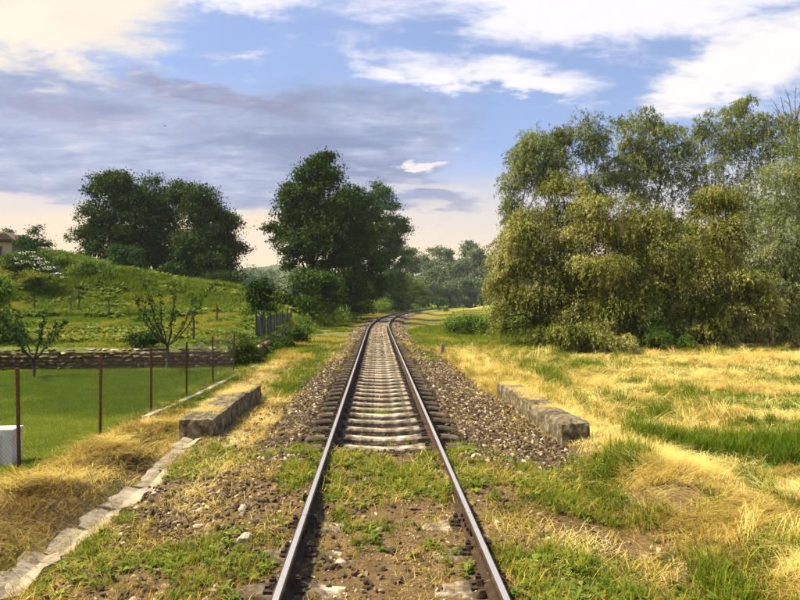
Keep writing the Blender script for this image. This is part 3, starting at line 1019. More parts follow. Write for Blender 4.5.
stakes = [(34, 296, 314, 'dark thin stake leftmost in the garden above the stone wall'), (71, 299, 315, 'short dark stake left of a taller one on the garden slope'),
          (79, 292, 314, 'tall dark stake right beside a shorter one on the garden slope'), (109, 301, 319, 'dark stake behind the vegetable rows'),
          (217, 305, 324, 'dark stake on the grass left of the green fence'), (193.5, 319, 343, 'dark stake behind the wall, right of the vase-shaped fruit tree')]
for px, yt, yb, lab in stakes:
    best = None
    for d in np.arange(23.5, 60, 0.25):
        p = at(px, yb, d)
        if hz(p.x, p.y) >= p.z: best = p; break
    p = best or at(px, yb, 40)
    hgt = (yb - yt) / FPX * p.y
    m = MB(); m.tube([(0, 0, -.2), (0.01, 0, hgt * .6), (0, 0, hgt)], [.045, .04, .036], 6); m.tube([(0, 0, hgt - .02), (0, 0, hgt + .03)], [.046, .03], 6)
    o = obj('garden_stake', m.mesh('garden_stake', [M['darkpost']]), None, (p.x, p.y, hz(p.x, p.y)), (random.uniform(-.03, .03), random.uniform(-.03, .03), 0))
    tag(o, lab, 'stake', 'dark garden stakes')

# marker posts right of the track
p = ray_ground(442, 356, -0.22)
m = MB(); m.box((0, 0, .2), (.16, .14, .6), taper=.92, jit=.012); m.box((0, 0, .515), (.13, .11, .03), taper=.7)
tag(obj('marker_stump', m.mesh('marker_stump', [M['oldwood']]), None, (p.x, p.y, hz(p.x, p.y) - .05), (0.02, .03, .2)), 'short grey-brown stump post in dry grass right of the track', 'post')
p = at(463.5, 312, 100)
km = empty('trackside_post', (p.x, p.y, hz(p.x, p.y)))
tag(km, 'slim grey trackside post with a small sign at the bend, right of the track', 'post')
m = MB(); m.tube([(0, 0, -.2), (0, 0, 2.1)], .06, 6); obj('pole', m.mesh('pole', [M['oldwood']]), km)
m = MB(); m.box((0, -.08, 1.85), (.26, .03, .36)); obj('plate', m.mesh('plate', [M['gutter']]), km)


# ------------------------------------------------------------------ trees
def unit(v):
    return v / (np.linalg.norm(v, axis=-1, keepdims=True) + 1e-9)


def leaf_quads(P, T, Nrm, L, W):
    B = unit(np.cross(T, Nrm))
    L = np.asarray(L)[:, None]; W = np.asarray(W)[:, None]
    V = np.stack([P - T * L * .5, P + B * W * .5 - T * L * .08, P + T * L * .5, P - B * W * .5 - T * L * .08], 1).reshape(-1, 3)
    Q = np.arange(len(P) * 4).reshape(-1, 4)
    return V, Q


def crown(lobes, nclump, per, size, crad, r, strand=0.0, aspect=.55, shell=(.45, 1.0), flat=.6, bough=.34, nbough=None):
    """leaf positions: boughs sit on the lobes, clumps of leaves (or hanging sprays) sit on the boughs"""
    lobes = np.asarray(lobes, float)
    w = (lobes[:, 3] * lobes[:, 4] * lobes[:, 5]) ** (2 / 3); w /= w.sum()
    nb = nbough or max(10, nclump // 9)
    bl = r.choice(len(lobes), nb, p=w)
    bd = unit(r.normal(size=(nb, 3)) + np.array([0, 0, .12]))
    br = shell[0] + (shell[1] - shell[0]) * r.random(nb) ** .55
    BC = lobes[bl, :3] + bd * lobes[bl, 3:6] * br[:, None] * .88
    BR = (np.mean(lobes[bl, 3:6], 1) * bough * r.uniform(.6, 1.35, nb))[:, None] * np.array([1.15, 1.15, .72])
    bi = r.integers(0, nb, nclump)
    e = r.normal(size=(nclump, 3)); e[:, 2] = np.abs(e[:, 2]) * np.where(r.random(nclump) < .22, -.6, 1); e = unit(e)
    rad = r.random(nclump) ** (.42 if strand == 0 else .30)
    C = BC[bi] + e * BR[bi] * rad[:, None]
    d = unit(e * .75 + bd[bi] * .6 + np.array([0, 0, .15]))
    if strand > 0:
        out = unit(e * np.array([1, 1, .25]) + bd[bi] * np.array([.7, .7, .1]) + r.normal(size=e.shape) * .3)
        ln = strand * r.uniform(.45, 1.2, nclump)
        s = np.linspace(0, 1, per)[None, :] + r.uniform(-.05, .05, (nclump, per))
        ex = r.uniform(.3, .8, nclump)[:, None, None]
        P = C[:, None] + out[:, None] * (s * ln[:, None])[..., None] * ex + np.array([0, 0, -1.0]) * ((np.abs(s) ** 1.9) * ln[:, None])[..., None] * (1.2 - ex) + np.array([0, 0, .18]) * (np.sin(np.clip(s, 0, 1) * 3.1) * ln[:, None])[..., None]
        P = P + r.normal(size=P.shape) * crad
        tang = out[:, None] * (.6 + 0 * s[..., None]) + np.array([0, 0, -1.0]) * (.1 + s[..., None]) + r.normal(size=P.shape) * .5
        T = unit(tang).reshape(-1, 3)
        N_ = unit(np.repeat(d, per, 0) * .9 + np.array([0, 0, .3]) + r.normal(size=(nclump * per, 3)) * .55)
    else:
        P = C[:, None] + r.normal(size=(nclump, per, 3)) * crad * np.array([1, 1, flat]) * r.uniform(.6, 1.3, nclump)[:, None, None]
        T = unit(r.normal(size=(nclump * per, 3)) + np.array([0, 0, -.35]))
        N_ = unit(np.repeat(d, per, 0) * .9 + np.array([0, 0, .35]) + r.normal(size=(nclump * per, 3)) * .6)
    P = P.reshape(-1, 3)
    n = len(P)
    L = size * r.uniform(.6, 1.35, n)
    return P, T, N_, L, L * aspect * r.uniform(.8, 1.2, n), C


def limbs(mb, lobes, C, r, trunk_r, fork, H0, nsub=40, lean=0.0, k=7, multi=1):
    """trunk(s) from the ground to the fork, limbs to the lobes, twigs to clump centres"""
    lobes = np.asarray(lobes, float)
    starts = []
    for q in range(multi):
        b = np.array([r.uniform(-.5, .5), r.uniform(-.4, .4), -.3]) * (0 if multi == 1 else 1) + np.array([0, 0, -.3 if multi == 1 else 0])
        f = np.array([r.uniform(-.25, .25) + lean, r.uniform(-.2, .2), fork * r.uniform(.85, 1.1)]) + (np.array([r.uniform(-1.2, 1.2), r.uniform(-.8, .8), 0]) if multi > 1 else 0)
        mid = (b + f) / 2 + np.array([r.uniform(-.12, .12), r.uniform(-.12, .12), 0]) * fork * .3
        tr = trunk_r * (1 if multi == 1 else r.uniform(.5, .8))
        mb.tube([b, b + (mid - b) * .25, mid, f], [tr * 1.45, tr * 1.08, tr * .92, tr * .8], k)
        starts.append((f, tr * .78))
    ends = []
    for lb in lobes:
        f, tr = min(starts, key=lambda s: np.linalg.norm(s[0] - lb[:3]) + r.random() * .5)
        e = lb[:3] + np.array([0, 0, lb[5] * .15])
        pts = [f]
        for t in (.3, .6, .85, 1.0):
            p = f + (e - f) * t + r.normal(size=3) * .05 * np.linalg.norm(e - f)
            p[2] += .12 * np.linalg.norm((e - f)[:2]) * math.sin(t * math.pi)
            pts.append(p)
        rr = tr * .62
        mb.tube(pts, [rr, rr * .8, rr * .55, rr * .34, rr * .12], max(4, k - 2))
        for p_, q_ in zip(pts[1:], (.7, .5, .32, .15)): ends.append((p_, rr * q_))
    E = np.array([e[0] for e in ends])
    for ci in r.choice(len(C), min(nsub, len(C)), replace=False):
        c = C[ci]
        bi = int(np.argmin(np.linalg.norm(E - c, axis=1) + 2.0 * np.maximum(0, E[:, 2] - c[2])))
        s, sr = ends[bi]
        sr = max(min(sr * .6, trunk_r * .28), trunk_r * .06)
        mid = (s + c) / 2 + r.normal(size=3) * .08 * np.linalg.norm(c - s) + np.array([0, 0, .05 * np.linalg.norm(c - s)])
        mb.tube([s, mid, c], [sr, sr * .6, sr * .2], 4, cap=False)


def tree(name, label, cat, base, lobes, mat, seed, nclump=900, per=24, size=.2, crad=.33, trunk_r=.28, fork=3.0, strand=0, aspect=.55, shell=(.45, 1.0), nsub=50, group=None, multi=1, flat=.6, bark='bark', lean=0., crown_name='crown', rz=0.0, skirt=None, bough=.40, nbough=None):
    if skirt is None: skirt = cat in ('bush', 'shrub')
    r = np.random.default_rng(seed)
    root = empty(name, base, rz)
    tag(root, label, cat, group)
    lobes = [tuple(l) for l in lobes]
    if skirt:                                            # foliage reaches down to the ground
        low = min(lobes, key=lambda l: l[2] - l[5])
        g0 = low[2] - low[5]
        wx = max(l[3] for l in lobes); x0 = np.mean([l[0] for l in lobes])
        if g0 > .15:
            for q in (-.45, .45):
                lobes.append((x0 + q * wx * 1.4, 0, (g0 + low[5]) * .5, wx * .7, low[4] * .8, (g0 + low[5]) * .55))
    P, T, N_, L, W, C = crown(lobes, nclump, per, size, crad, r, strand, aspect, shell, flat, bough, nbough)
    keep = P[:, 2] > 0.03
    V, Q = leaf_quads(P[keep], T[keep], N_[keep], L[keep], W[keep])
    mb = MB()
    limbs(mb, lobes, C, r, trunk_r, fork, 0, nsub, lean, multi=multi)
    obj('trunk' if cat == 'tree' else 'stems', mb.mesh('trunk', [M[bark]], True), root)
    obj(crown_name, mesh_np('crown', V, [Q], [M[mat]]), root)
    return root


def on_ground(px, d, py=None):
    p = at(px, 300, d)
    return (p.x, p.y, hz(p.x, p.y) - 0.05)


# big trees left of the bend: lobes given relative to the trunk's foot
def rel(base, items):
    """lobes from photo pixels: (px, py, half width px, half height px, depth offset, half depth m)"""
    out = []
    for (px, py, hw, hh, dd, hd) in items:
        d = base[1] + dd
        p = at(px, py, d)
        s = d / FPX
        out.append((p.x - base[0], dd, p.z - base[2], hw * s, hd, hh * s))
    return out


b = on_ground(312, 66)
tree('ash_tree', 'tallest dark green tree left of the bend in the track', 'tree', b, rel(b, [
    (316, 178, 24, 22, 0, 2.6), (296, 205, 20, 24, -.5, 2.5), (328, 210, 28, 28, 0, 3), (286, 236, 20, 18, .5, 2.4), (312, 243, 30, 26, -1, 3), (345, 235, 25, 34, 0, 3), (302, 190, 15, 16, .5, 2), (340, 270, 24, 24, 0, 2.6), (290, 258, 18, 14, 0, 2.2), (325, 160, 10, 9, 0, 1.2), (318, 282, 28, 20, 0, 2.6), (345, 292, 22, 16, 0, 2.4), (320, 222, 30, 30, 0, 2.2)]),
    'ash', 11, 2700, 26, .27, .36, .34, 4.5, nsub=90, group='tall trees left of the bend', shell=(.35, 1.0))
b = on_ground(352, 82)
tree('ash_tree', 'dark green tree just right of the tallest one, left of the bend', 'tree', b, rel(b, [
    (352, 205, 20, 24, 0, 3), (366, 230, 20, 26, 0, 3), (346, 245, 22, 28, -1, 3), (372, 262, 18, 22, 0, 3), (356, 280, 20, 18, -1, 3), (364, 286, 20, 16, 0, 2.6)]),
    'ash', 12, 1700, 24, .31, .42, .32, 4.5, nsub=60, group='tall trees left of the bend', shell=(.35, 1.0))
b = on_ground(382, 118)
tree('ash_tree', 'paler green tree nearest the rails at the bend', 'tree', b, rel(b, [
    (378, 196, 14, 16, 0, 3), (388, 212, 15, 18, 0, 3), (395, 232, 14, 18, 0, 3), (383, 240, 18, 22, -1, 3), (398, 252, 11, 16, 0, 2.5), (388, 272, 15, 20, -1, 3), (392, 284, 17, 14, 0, 3), (403, 226, 6, 8, 0, 1.5)]),
    'ash2', 13, 1600, 22, .34, .46, .30, 5, nsub=60, group='tall trees left of the bend', shell=(.35, 1.0))

# group of trees on the hill, left
b = on_ground(112, 74)
tree('hill_tree', 'leftmost round tree of the dark group on the hilltop', 'tree', b, rel(b, [
    (112, 196, 22, 22, 0, 3.2), (98, 222, 20, 17, 0, 3), (126, 222, 22, 24, -1, 3), (88, 238, 13, 12, 0, 2.2), (112, 250, 24, 19, 0, 3), (135, 262, 20, 14, 0, 3), (120, 182, 14, 11, 0, 2.2)]),
    'ash', 21, 1700, 24, .27, .40, .30, 3.5, nsub=70, group='tree group on the hilltop')
b = on_ground(156, 76)
tree('hill_tree', 'middle tree of the dark group on the hilltop', 'tree', b, rel(b, [
    (152, 198, 22, 20, 0, 3.2), (170, 210, 20, 20, 0, 3), (145, 228, 22, 18, -1, 3), (168, 240, 22, 20, 0, 3), (150, 256, 22, 17, 0, 3), (175, 264, 20, 14, 0, 3), (182, 196, 14, 16, 0, 2.4)]),
    'ash', 22, 1700, 24, .27, .40, .30, 3.5, nsub=70, group='tree group on the hilltop')
b = on_ground(204, 73)
tree('hill_tree', 'rightmost, widest tree of the dark group on the hilltop', 'tree', b, rel(b, [
    (198, 208, 18, 24, 0, 3), (216, 228, 20, 20, 0, 3), (196, 246, 22, 22, -1, 3.2), (226, 250, 18, 20, 0, 3), (212, 268, 28, 16, -1, 3.2), (190, 268, 18, 16, 0, 3), (228, 222, 10, 10, 0, 2)]),
    'ash', 23, 1900, 24, .27, .40, .30, 3.0, nsub=60, group='tree group on the hilltop', shell=(.35, 1.0))
for q, (px, py, d, hw, hh, lab, mt) in enumerate([(125, 256, 66, 11, 16, 'lighter young tree in front of the leftmost hilltop tree', 'ash2'), (165, 275, 69, 22, 11, 'low dark thicket under the hilltop trees', 'ash'),
                                               (222, 281, 68, 20, 9, 'low dark thicket under the rightmost hilltop tree', 'ash')]):
    b = on_ground(px, d)
    tree('hill_bush', lab, 'bush', b, rel(b, [(px, py, hw, hh, 0, 1.6), (px - hw * .5, py + 6, hw * .6, hh * .6, 0, 1.4), (px + hw * .5, py + 5, hw * .6, hh * .6, 0, 1.4)]), mt, 31 + q, 330, 22, .24, .32, .08, .6, nsub=20, shell=(.2, 1))

# bushes along the track, left side
BUSH = [('bush', 'large dark green bush at the foot of the tallest tree', 54, [(306, 285, 26, 20, 0, 2.2), (325, 290, 20, 18, 0, 2), (290, 297, 16, 15, 0, 1.8), (310, 303, 26, 12, -.5, 2)], 'bush', 700, .2),
        ('bush', 'light green rounded shrub beside the green metal fence', 44, [(297, 326, 12, 8, 0, 1.0), (286, 329, 9, 7, 0, .9), (308, 328, 8, 6, 0, .9)], 'bushlight', 300, .15),
        ('bush', 'dark undergrowth below the second tall tree', 74, [(356, 292, 18, 14, 0, 2), (345, 299, 14, 8, 0, 2)], 'bush', 360, .24),
        ('bush', 'low green undergrowth under the paler tree', 126, [(383, 291, 18, 10, 0, 2.6), (398, 294, 14, 7, 0, 2.4)], 'bush', 400, .34),
        ('bush', 'round green bush closest to the bend of the track', 158, [(404, 284, 14, 13, 0, 3), (416, 291, 11, 9, 0, 3)], 'bushlight', 420, .42),
        ('bush', 'last green bush where the track disappears', 196, [(424, 293, 9, 7, 0, 3), (413, 288, 10, 8, 0, 3)], 'bush', 360, .5)]
for q, (nm, lab, d, lb, mt, nc, sz) in enumerate(BUSH):
    b = on_ground(lb[0][0], d)
    tree(nm, lab, 'bush', b, rel(b, lb), mt, 50 + q, nc, 22, sz, sz * 1.4, .07, .5, nsub=25, shell=(.25, 1), multi=3)

# row of undergrowth along the left edge of the line
rr = np.random.default_rng(91)
ORD = ['first', 'second', 'third', 'fourth', 'fifth', 'sixth', 'seventh']
for q, yb_ in enumerate((58, 68, 80, 94, 112, 134, 160)):
    xb_ = float(cx(yb_)) - 5.2 - .4 * (q % 2)
    b = (xb_, yb_, hz(xb_, yb_) - .05)
    lb = [(rr.uniform(-1.2, 1.2), rr.uniform(-3, 3), rr.uniform(.6, 1.3) + .1 * q, rr.uniform(1.1, 1.7), rr.uniform(1.8, 3.2) + .25 * q, rr.uniform(.8, 1.3) + .12 * q) for _ in range(5)]
    tree('track_bush', ORD[q] + ' low bush from the camera in the row along the left of the track', 'bush', b, lb, 'bush' if q % 2 else 'bushlight', 640 + q, 330, 20, .16 + .022 * q, .26 + .03 * q, .05, .4, nsub=16, shell=(.2, 1), multi=3, skirt=False, group='low bushes along the left of the track')

# garden trees on the left
def vase_tree(name, label, base, height, spread, seed, mat, nb, lf, trunk_h, trunk_r=.045):
    r = np.random.default_rng(seed)
    root = empty(name, base)
    tag(root, label, 'tree', 'young fruit trees in the garden')
    mb = MB()
    f = np.array([.02, 0, trunk_h])
    mb.tube([(0, 0, -.2), (.03, .01, trunk_h * .5), f], [trunk_r * 1.3, trunk_r, trunk_r * .95], 7)
    Ps = []
    for k in range(nb):
        a = 2 * math.pi * k / nb + r.uniform(-.3, .3)
        sp = spread * r.uniform(.45, 1.0)
        hh = (height - trunk_h) * r.uniform(.65, 1.0)
        e = f + np.array([math.cos(a) * sp, math.sin(a) * sp, hh])
        t = np.linspace(0, 1, 9)[:, None]
        pts = f + (e - f) * np.hstack([t ** .8, t ** .8, t ** 1.15]) + r.normal(size=(9, 3)) * .02 * height * t
        mb.tube(pts, np.linspace(trunk_r * .7, .006, 9), 5)
        for s in range(3, 9):
            if r.random() < .75:
                d = unit(r.normal(size=3) + np.array([math.cos(a), math.sin(a), .8]) * .6)
                ln = r.uniform(.15, .45) * height * .22
                mb.tube([pts[s], pts[s] + d * ln], [.008, .004], 4, cap=False)
                for q in np.linspace(.2, 1, lf // 2): Ps.append(pts[s] + d * ln * q)
            for q in range(lf): Ps.append(pts[s] + (pts[min(s + 1, 8)] - pts[s]) * r.random())
    P = np.array(Ps); P = P + r.normal(size=P.shape) * .045
    n = len(P)
    T = unit(r.normal(size=(n, 3)) + np.array([0, 0, .1])); N_ = unit(r.normal(size=(n, 3)) + np.array([0, 0, .7]))
    L = r.uniform(.07, .14, n)
    V, Q = leaf_quads(P, T, N_, L, L * .55)
    obj('trunk', mb.mesh('trunk', [M['bark']], True), root)
    obj('crown', mesh_np('crown', V, [Q], [M[mat]]), root)


p = ray_ground(33, 379, -0.36)
vase_tree('fruit_tree', 'young dark fruit tree standing on the lawn at the left', (p.x, p.y, hz(p.x, p.y)), 2.05, 1.15, 61, 'fruit', 7, 15, .62)
p = ray_ground(167, 371, -0.36)
vase_tree('fruit_tree', 'slender fruit tree with wide vase-shaped branches by the stone wall', (p.x, p.y, hz(p.x, p.y)), 3.0, 1.65, 62, 'fruit', 9, 13, .85, .05)
b = at(262, 331, 30); b = (b.x, b.y, hz(b.x, b.y) - .05)
tree('fruit_tree', 'bushy young tree beside the green metal fence', 'tree', b, rel(b, [(262, 296, 14, 18, 0, .8), (255, 306, 10, 12, 0, .7), (272, 308, 10, 13, 0, .7), (263, 284, 6, 8, 0, .5)]), 'fruit', 63, 260, 20, .12, .16, .05, .8, nsub=40, group='young fruit trees in the garden')

GB = [('shrub', 'dark leafy shrub against the stone wall beside the vase-shaped fruit tree', 23.4, [(138, 343, 10, 8, 0, .5), (148, 341, 9, 8, 0, .5)], 'fruit', 170, .09),
      ('shrub', 'bright green bush at the left edge above the wall', 25, [(-4, 300, 13, 24, 0, .8), (2, 325, 14, 18, 0, .8), (10, 338, 10, 8, 0, .6)], 'bushlight', 420, .12),
      ('shrub', 'green shrub at the right end of the stone wall', 22.6, [(247, 344, 9, 13, 0, .5), (240, 353, 9, 8, 0, .4), (254, 352, 9, 9, .3, .5)], 'bush', 260, .08),
      ('shrub', 'green weeds along the foot of the bank wall', 27.5, [(272, 348, 11, 6, 0, .8), (285, 343, 9, 6, 2, 1.0), (262, 354, 9, 6, -2, .8)], 'bush', 240, .09),
      ('shrub', 'dark green shrub between the wall and the bank, near the path', 33, [(300, 334, 8, 6, 0, .6), (292, 336, 7, 5, 0, .6)], 'bush', 160, .11),
      ('shrub', 'low broad green shrub right of the track before the far field', 46, [(466, 324, 21, 8, 0, 1.6), (452, 327, 11, 6, 0, 1.4), (480, 328, 9, 6, 0, 1.2)], 'bushlight', 420, .15),
      ('shrub', 'tiny green shrub at the far end of the bank right of the bend', 150, [(443, 301, 5, 5, 0, 1.2)], 'bush', 60, .3)]
for q, (nm, lab, d, lb, mt, nc, sz) in enumerate(GB):
    b = on_ground(lb[0][0], d)
    tree(nm, lab, 'shrub', b, rel(b, lb), mt, 80 + q, nc, 20, sz, sz * 1.5, .03, .25, nsub=25, shell=(.15, 1), multi=3)

# hill bushes, elder in flower, shrubs beside the house
HB = [('hill_shrub', 'tall pale green shrub on the hill right of the house', 57, [(36, 238, 8, 13, 0, 1.2), (31, 249, 9, 9, 0, 1.2), (44, 250, 8, 7, 0, 1.2), (22, 244, 3, 13, 0, .5)], 'ash2', 300, .15),
      ('hill_shrub', 'green shrub showing above the house roof', 68, [(8, 232, 8, 7, 0, 1.5)], 'ash2', 120, .2),
      ('hill_shrub', 'grassy brush on the hill crest between house and trees', 56, [(52, 256, 11, 6, 0, 1.6), (63, 260, 9, 5, 0, 1.4), (40, 262, 12, 5, 0, 1.4)], 'bushlight', 320, .14),
      ('hill_shrub', 'bushy green mound left of the hilltop trees', 54, [(92, 268, 16, 7, 0, 1.8), (108, 272, 13, 7, 0, 1.6), (80, 272, 12, 7, 0, 1.5)], 'bushlight', 480, .15),
      ('hill_shrub', 'small bush at the left foot of the hilltop trees', 70, [(80, 257, 6, 5, 0, 1.0)], 'bush', 70, .2)]
for q, (nm, lab, d, lb, mt, nc, sz) in enumerate(HB):
    b = on_ground(lb[0][0], d)
    tree(nm, lab, 'shrub', b, rel(b, lb), mt, 100 + q, nc, 20, sz, sz * 1.5, .05, .4, nsub=20, shell=(.15, 1), multi=2)
b = on_ground(36, 50)
elder = tree('elder_bush', 'dark bush covered with white flower heads below the house', 'bush', b, rel(b, [(22, 262, 16, 9, 0, 1.4), (38, 264, 16, 9, 0, 1.4), (52, 271, 11, 6, 0, 1.1), (12, 266, 10, 8, 0, 1.1)]), 'bush', 120, 520, 20, .13, .2, .05, .4, nsub=20, shell=(.15, 1), multi=3)
r = np.random.default_rng(5)
Pf = []
for (px, py) in [(22, 253), (27, 252), (32, 256), (16, 259), (36, 259), (30, 262), (41, 258), (43, 264), (47, 262), (34, 265), (38, 269), (48, 269), (52, 267), (24, 262), (58, 273), (62, 277), (54, 274), (18, 263), (40, 262), (45, 268), (33, 252)]:
    q = at(px, py, 48.6)
    c = np.array([q.x - b[0], q.y - b[1], q.z - b[2]])
    Pf.append(c + r.normal(size=(16, 3)) * np.array([.14, .14, .05]))
Pf = np.vstack(Pf); n = len(Pf)
V, Q = leaf_quads(Pf, unit(r.normal(size=(n, 3)) * np.array([1, 1, .4])), unit(np.array([0, -.5, 1]) + r.normal(size=(n, 3)) * .3), np.full(n, .095), np.full(n, .085))
obj('flower_heads', mesh_np('flower_heads', V, [Q], [M['flower']]), elder)

# ------------------------------------------------------------------ willows on the right
def willow(label, px, d, lobes, mat, seed, nclump, per=14, size=.150, strand=.74, aspect=.27, multi=3, trunk_r=.2, group='willows at the edge of the meadow', cat='tree', name='willow_tree', crad=.05, shell=(.3, 1.02)):
    b = on_ground(px, d)
    return tree(name, label, cat, b, rel(b, lobes), mat, seed, nclump, per, size, crad, trunk_r, 1.6, strand=strand, aspect=aspect, nsub=110, multi=multi, group=group, shell=shell, bough=.43, nbough=max(18, nclump // (46 if mat == 'gold' else 30)), skirt=True)


willow('golden weeping willow, leftmost of the front row by the meadow', 548, 34, [(525, 250, 26, 30, 0, 2.0), (545, 290, 40, 35, 0, 2.2), (510, 285, 18, 40, 0, 1.8), (575, 230, 30, 30, 0, 2), (565, 195, 22, 22, .5, 1.6), (530, 225, 22, 20, 0, 1.8), (505, 320, 16, 20, .5, 1.6), (535, 330, 34, 22, 0, 1.8)], 'gold', 201, 7200)
willow('golden weeping willow in the middle of the front row', 625, 32.5, [(610, 215, 30, 26, 0, 2), (600, 260, 35, 35, 0, 2.3), (640, 250, 30, 38, 0, 2.2), (625, 305, 42, 36, 0, 2.2), (585, 320, 25, 26, 0, 1.8), (652, 225, 18, 18, 0, 1.5), (580, 185, 14, 14, .5, 1.3), (640, 335, 36, 18, 0, 1.6)], 'gold', 202, 7200)
willow('golden willow with a bright pointed crown, right in the front row', 708, 32.5, [(712, 205, 18, 20, 0, 1.5), (712, 240, 32, 28, 0, 2.1), (690, 280, 32, 34, 0, 2.1), (735, 285, 32, 32, 0, 2.1), (705, 325, 42, 26, 0, 2), (745, 315, 30, 28, 0, 1.8), (772, 330, 24, 20, 0, 1.6)], 'gold', 203, 7000)
willow('grey-green willow at the right edge of the picture', 790, 35, [(775, 190, 34, 36, 1, 2.6), (800, 240, 40, 50, 0, 2.6), (780, 300, 36, 42, 0, 2.4), (820, 170, 34, 40, 1, 2.6), (830, 290, 40, 50, 0, 2.6)], 'willow', 204, 7200)
willow('tall grey-green willow behind the leftmost golden one', 545, 43, [(535, 151, 22, 24, 0, 2), (552, 176, 28, 28, 0, 2.3), (520, 176, 16, 22, 0, 1.8), (585, 141, 22, 26, 0, 2), (560, 146, 14, 18, 0, 1.5), (515, 211, 14, 26, 0, 1.7), (600, 176, 24, 28, 0, 2)], 'willow', 205, 5200, size=.19)
willow('tallest grey-green willow behind the middle of the row', 645, 44, [(645, 140, 28, 30, 0, 2.3), (660, 180, 30, 34, 0, 2.5), (630, 170, 24, 30, 0, 2.2), (650, 118, 14, 14, 0, 1.2), (625, 135, 14, 18, 0, 1.4), (672, 145, 14, 22, 0, 1.5), (640, 220, 34, 34, 0, 2.4)], 'willow', 206, 5200, size=.19)
willow('broad grey-green willow behind the right of the row', 735, 44, [(735, 130, 28, 26, 0, 2.3), (755, 155, 34, 36, 0, 2.6), (710, 155, 26, 28, 0, 2.3), (705, 190, 24, 26, 0, 2.2), (780, 140, 24, 28, 0, 2.3), (752, 108, 14, 11, 0, 1.2), (700, 130, 16, 16, 0, 1.4), (740, 210, 40, 36, 0, 2.5)], 'willow', 207, 5600, size=.19)
willow('dark green willow filling the gaps low behind the front row', 670, 38, [(560, 300, 40, 40, 0, 2), (640, 300, 45, 45, 0, 2.2), (740, 300, 45, 45, 0, 2.2), (690, 250, 30, 30, 0, 2), (690, 335, 50, 22, 0, 2), (780, 325, 40, 28, 0, 2), (820, 290, 44, 55, 0, 2.2)], 'bush', 208, 5200, size=.24, multi=5)
willow('low drooping golden willow bush at the front edge of the meadow', 585, 29.3, [(568, 335, 20, 15, 0, 1.1), (592, 340, 24, 13, 0, 1.2), (625, 345, 16, 8, 0, .9)], 'gold', 209, 1500, strand=.5, cat='bush', name='willow_bush', trunk_r=.06, group=None)
willow('green low bush at the foot of the middle willow', 650, 30.3, [(648, 335, 22, 14, 0, 1.2), (670, 340, 18, 11, 0, 1.1)], 'bush', 210, 800, strand=.4, cat='bush', name='willow_bush', trunk_r=.06, group=None)

# dead crown standing out at the upper right
b = on_ground(802, 50)
r = np.random.default_rng(31)
dead = empty('dead_tree', b)
tag(dead, 'bare dead branches rising above the willows at the upper right', 'tree')
mb = MB()
top = at(795, 125, 50); top = np.array(top) - np.array(b)
mb.tube([(0, 0, -.2), (top[0] * .4, 0, top[2] * .5), tuple(top)], [.3, .22, .12], 8)
for (px, py) in [(774, 102), (781, 97), (787, 92), (790, 104), (796, 88), (801, 95), (806, 84), (776, 110), (812, 100)]:
    e = np.array(at(px, py, 50 + r.uniform(-.6, .6))) - np.array(b)
    s = top + np.array([0, 0, r.uniform(-1.4, .1)])
    pts = [s, s + (e - s) * .4 + r.normal(size=3) * .12, s + (e - s) * .75 + r.normal(size=3) * .1, e]
    mb.tube(pts, [.06, .045, .03, .012], 5)
    for q in range(6):
        k = pts[2] + (e - pts[2]) * r.random()
        mb.tube([k, k + r.normal(size=3) * .25 + np.array([0, 0, .25])], [.014, .006], 4, cap=False)
obj('trunk', mb.mesh('trunk', [M['palebark']], True), dead)

# ------------------------------------------------------------------ far trees beyond the bend
FT = [(412, 262, 9, 18, 210, 'slim pale far tree closest to the bend'), (428, 266, 13, 18, 235, 'far hazy tree right of the slim pale one'), (443, 256, 13, 14, 250, 'far hazy tree with a round top'), (438, 278, 14, 16, 225, 'lower far tree in front of the round-topped one'),
      (472, 252, 15, 15, 240, 'tallest far hazy tree beyond the field'), (459, 274, 12, 18, 225, 'far rounded tree left of the tallest hazy one'), (482, 268, 13, 20, 230, 'far hazy tree right of the tallest one'), (475, 286, 15, 13, 215, 'low far tree at the field edge'), (497, 275, 14, 22, 220, 'far hazy tree partly behind the willows'), (450, 289, 14, 9, 212, 'low far thicket at the field edge'), (420, 284, 10, 12, 205, 'low far tree beside the vanishing track'), (515, 262, 16, 30, 230, 'far hazy tree hidden mostly by the willows')]
for q, (px, py, hw, hh, d, lab) in enumerate(FT):
    b = on_ground(px, d)
    rr = np.random.default_rng(400 + q)
    lb = [(px, py, hw * .75, hh * .8, 0, 4)]
    for k in range(6):
        lb.append((px + rr.uniform(-.7, .7) * hw, py + rr.uniform(-.6, .9) * hh, hw * rr.uniform(.35, .55), hh * rr.uniform(.3, .5), rr.uniform(-2, 2), 3))
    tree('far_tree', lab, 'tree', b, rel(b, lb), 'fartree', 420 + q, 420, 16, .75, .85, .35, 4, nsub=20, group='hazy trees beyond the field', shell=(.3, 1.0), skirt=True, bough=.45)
rr = np.random.default_rng(77)
for q, (px, lab) in enumerate([(249, 'leftmost tiny blue hazy tree low in the gap between hilltop group and tallest tree'), (258, 'middle tiny blue hazy tree low in the gap right of the hilltop group'), (267, 'rightmost tiny blue hazy tree low in the gap, next to the tallest tree')]):
    d = 330 + 25 * q
    b = on_ground(px, d)
    hh = rr.uniform(10, 14)
    lb = [(px, 286 - hh * .6, 9, hh * .8, 0, 6)] + [(px + rr.uniform(-7, 7), 286 - hh * .6 + rr.uniform(-5, 8), 5, hh * .4, 0, 5) for k in range(4)]
    tree('far_tree', lab, 'tree', b, rel(b, lb), 'fartree', 500 + q, 260, 14, 1.3, 1.4, .4, 4, nsub=10, group='distant trees in the gap', shell=(.3, 1), skirt=True)

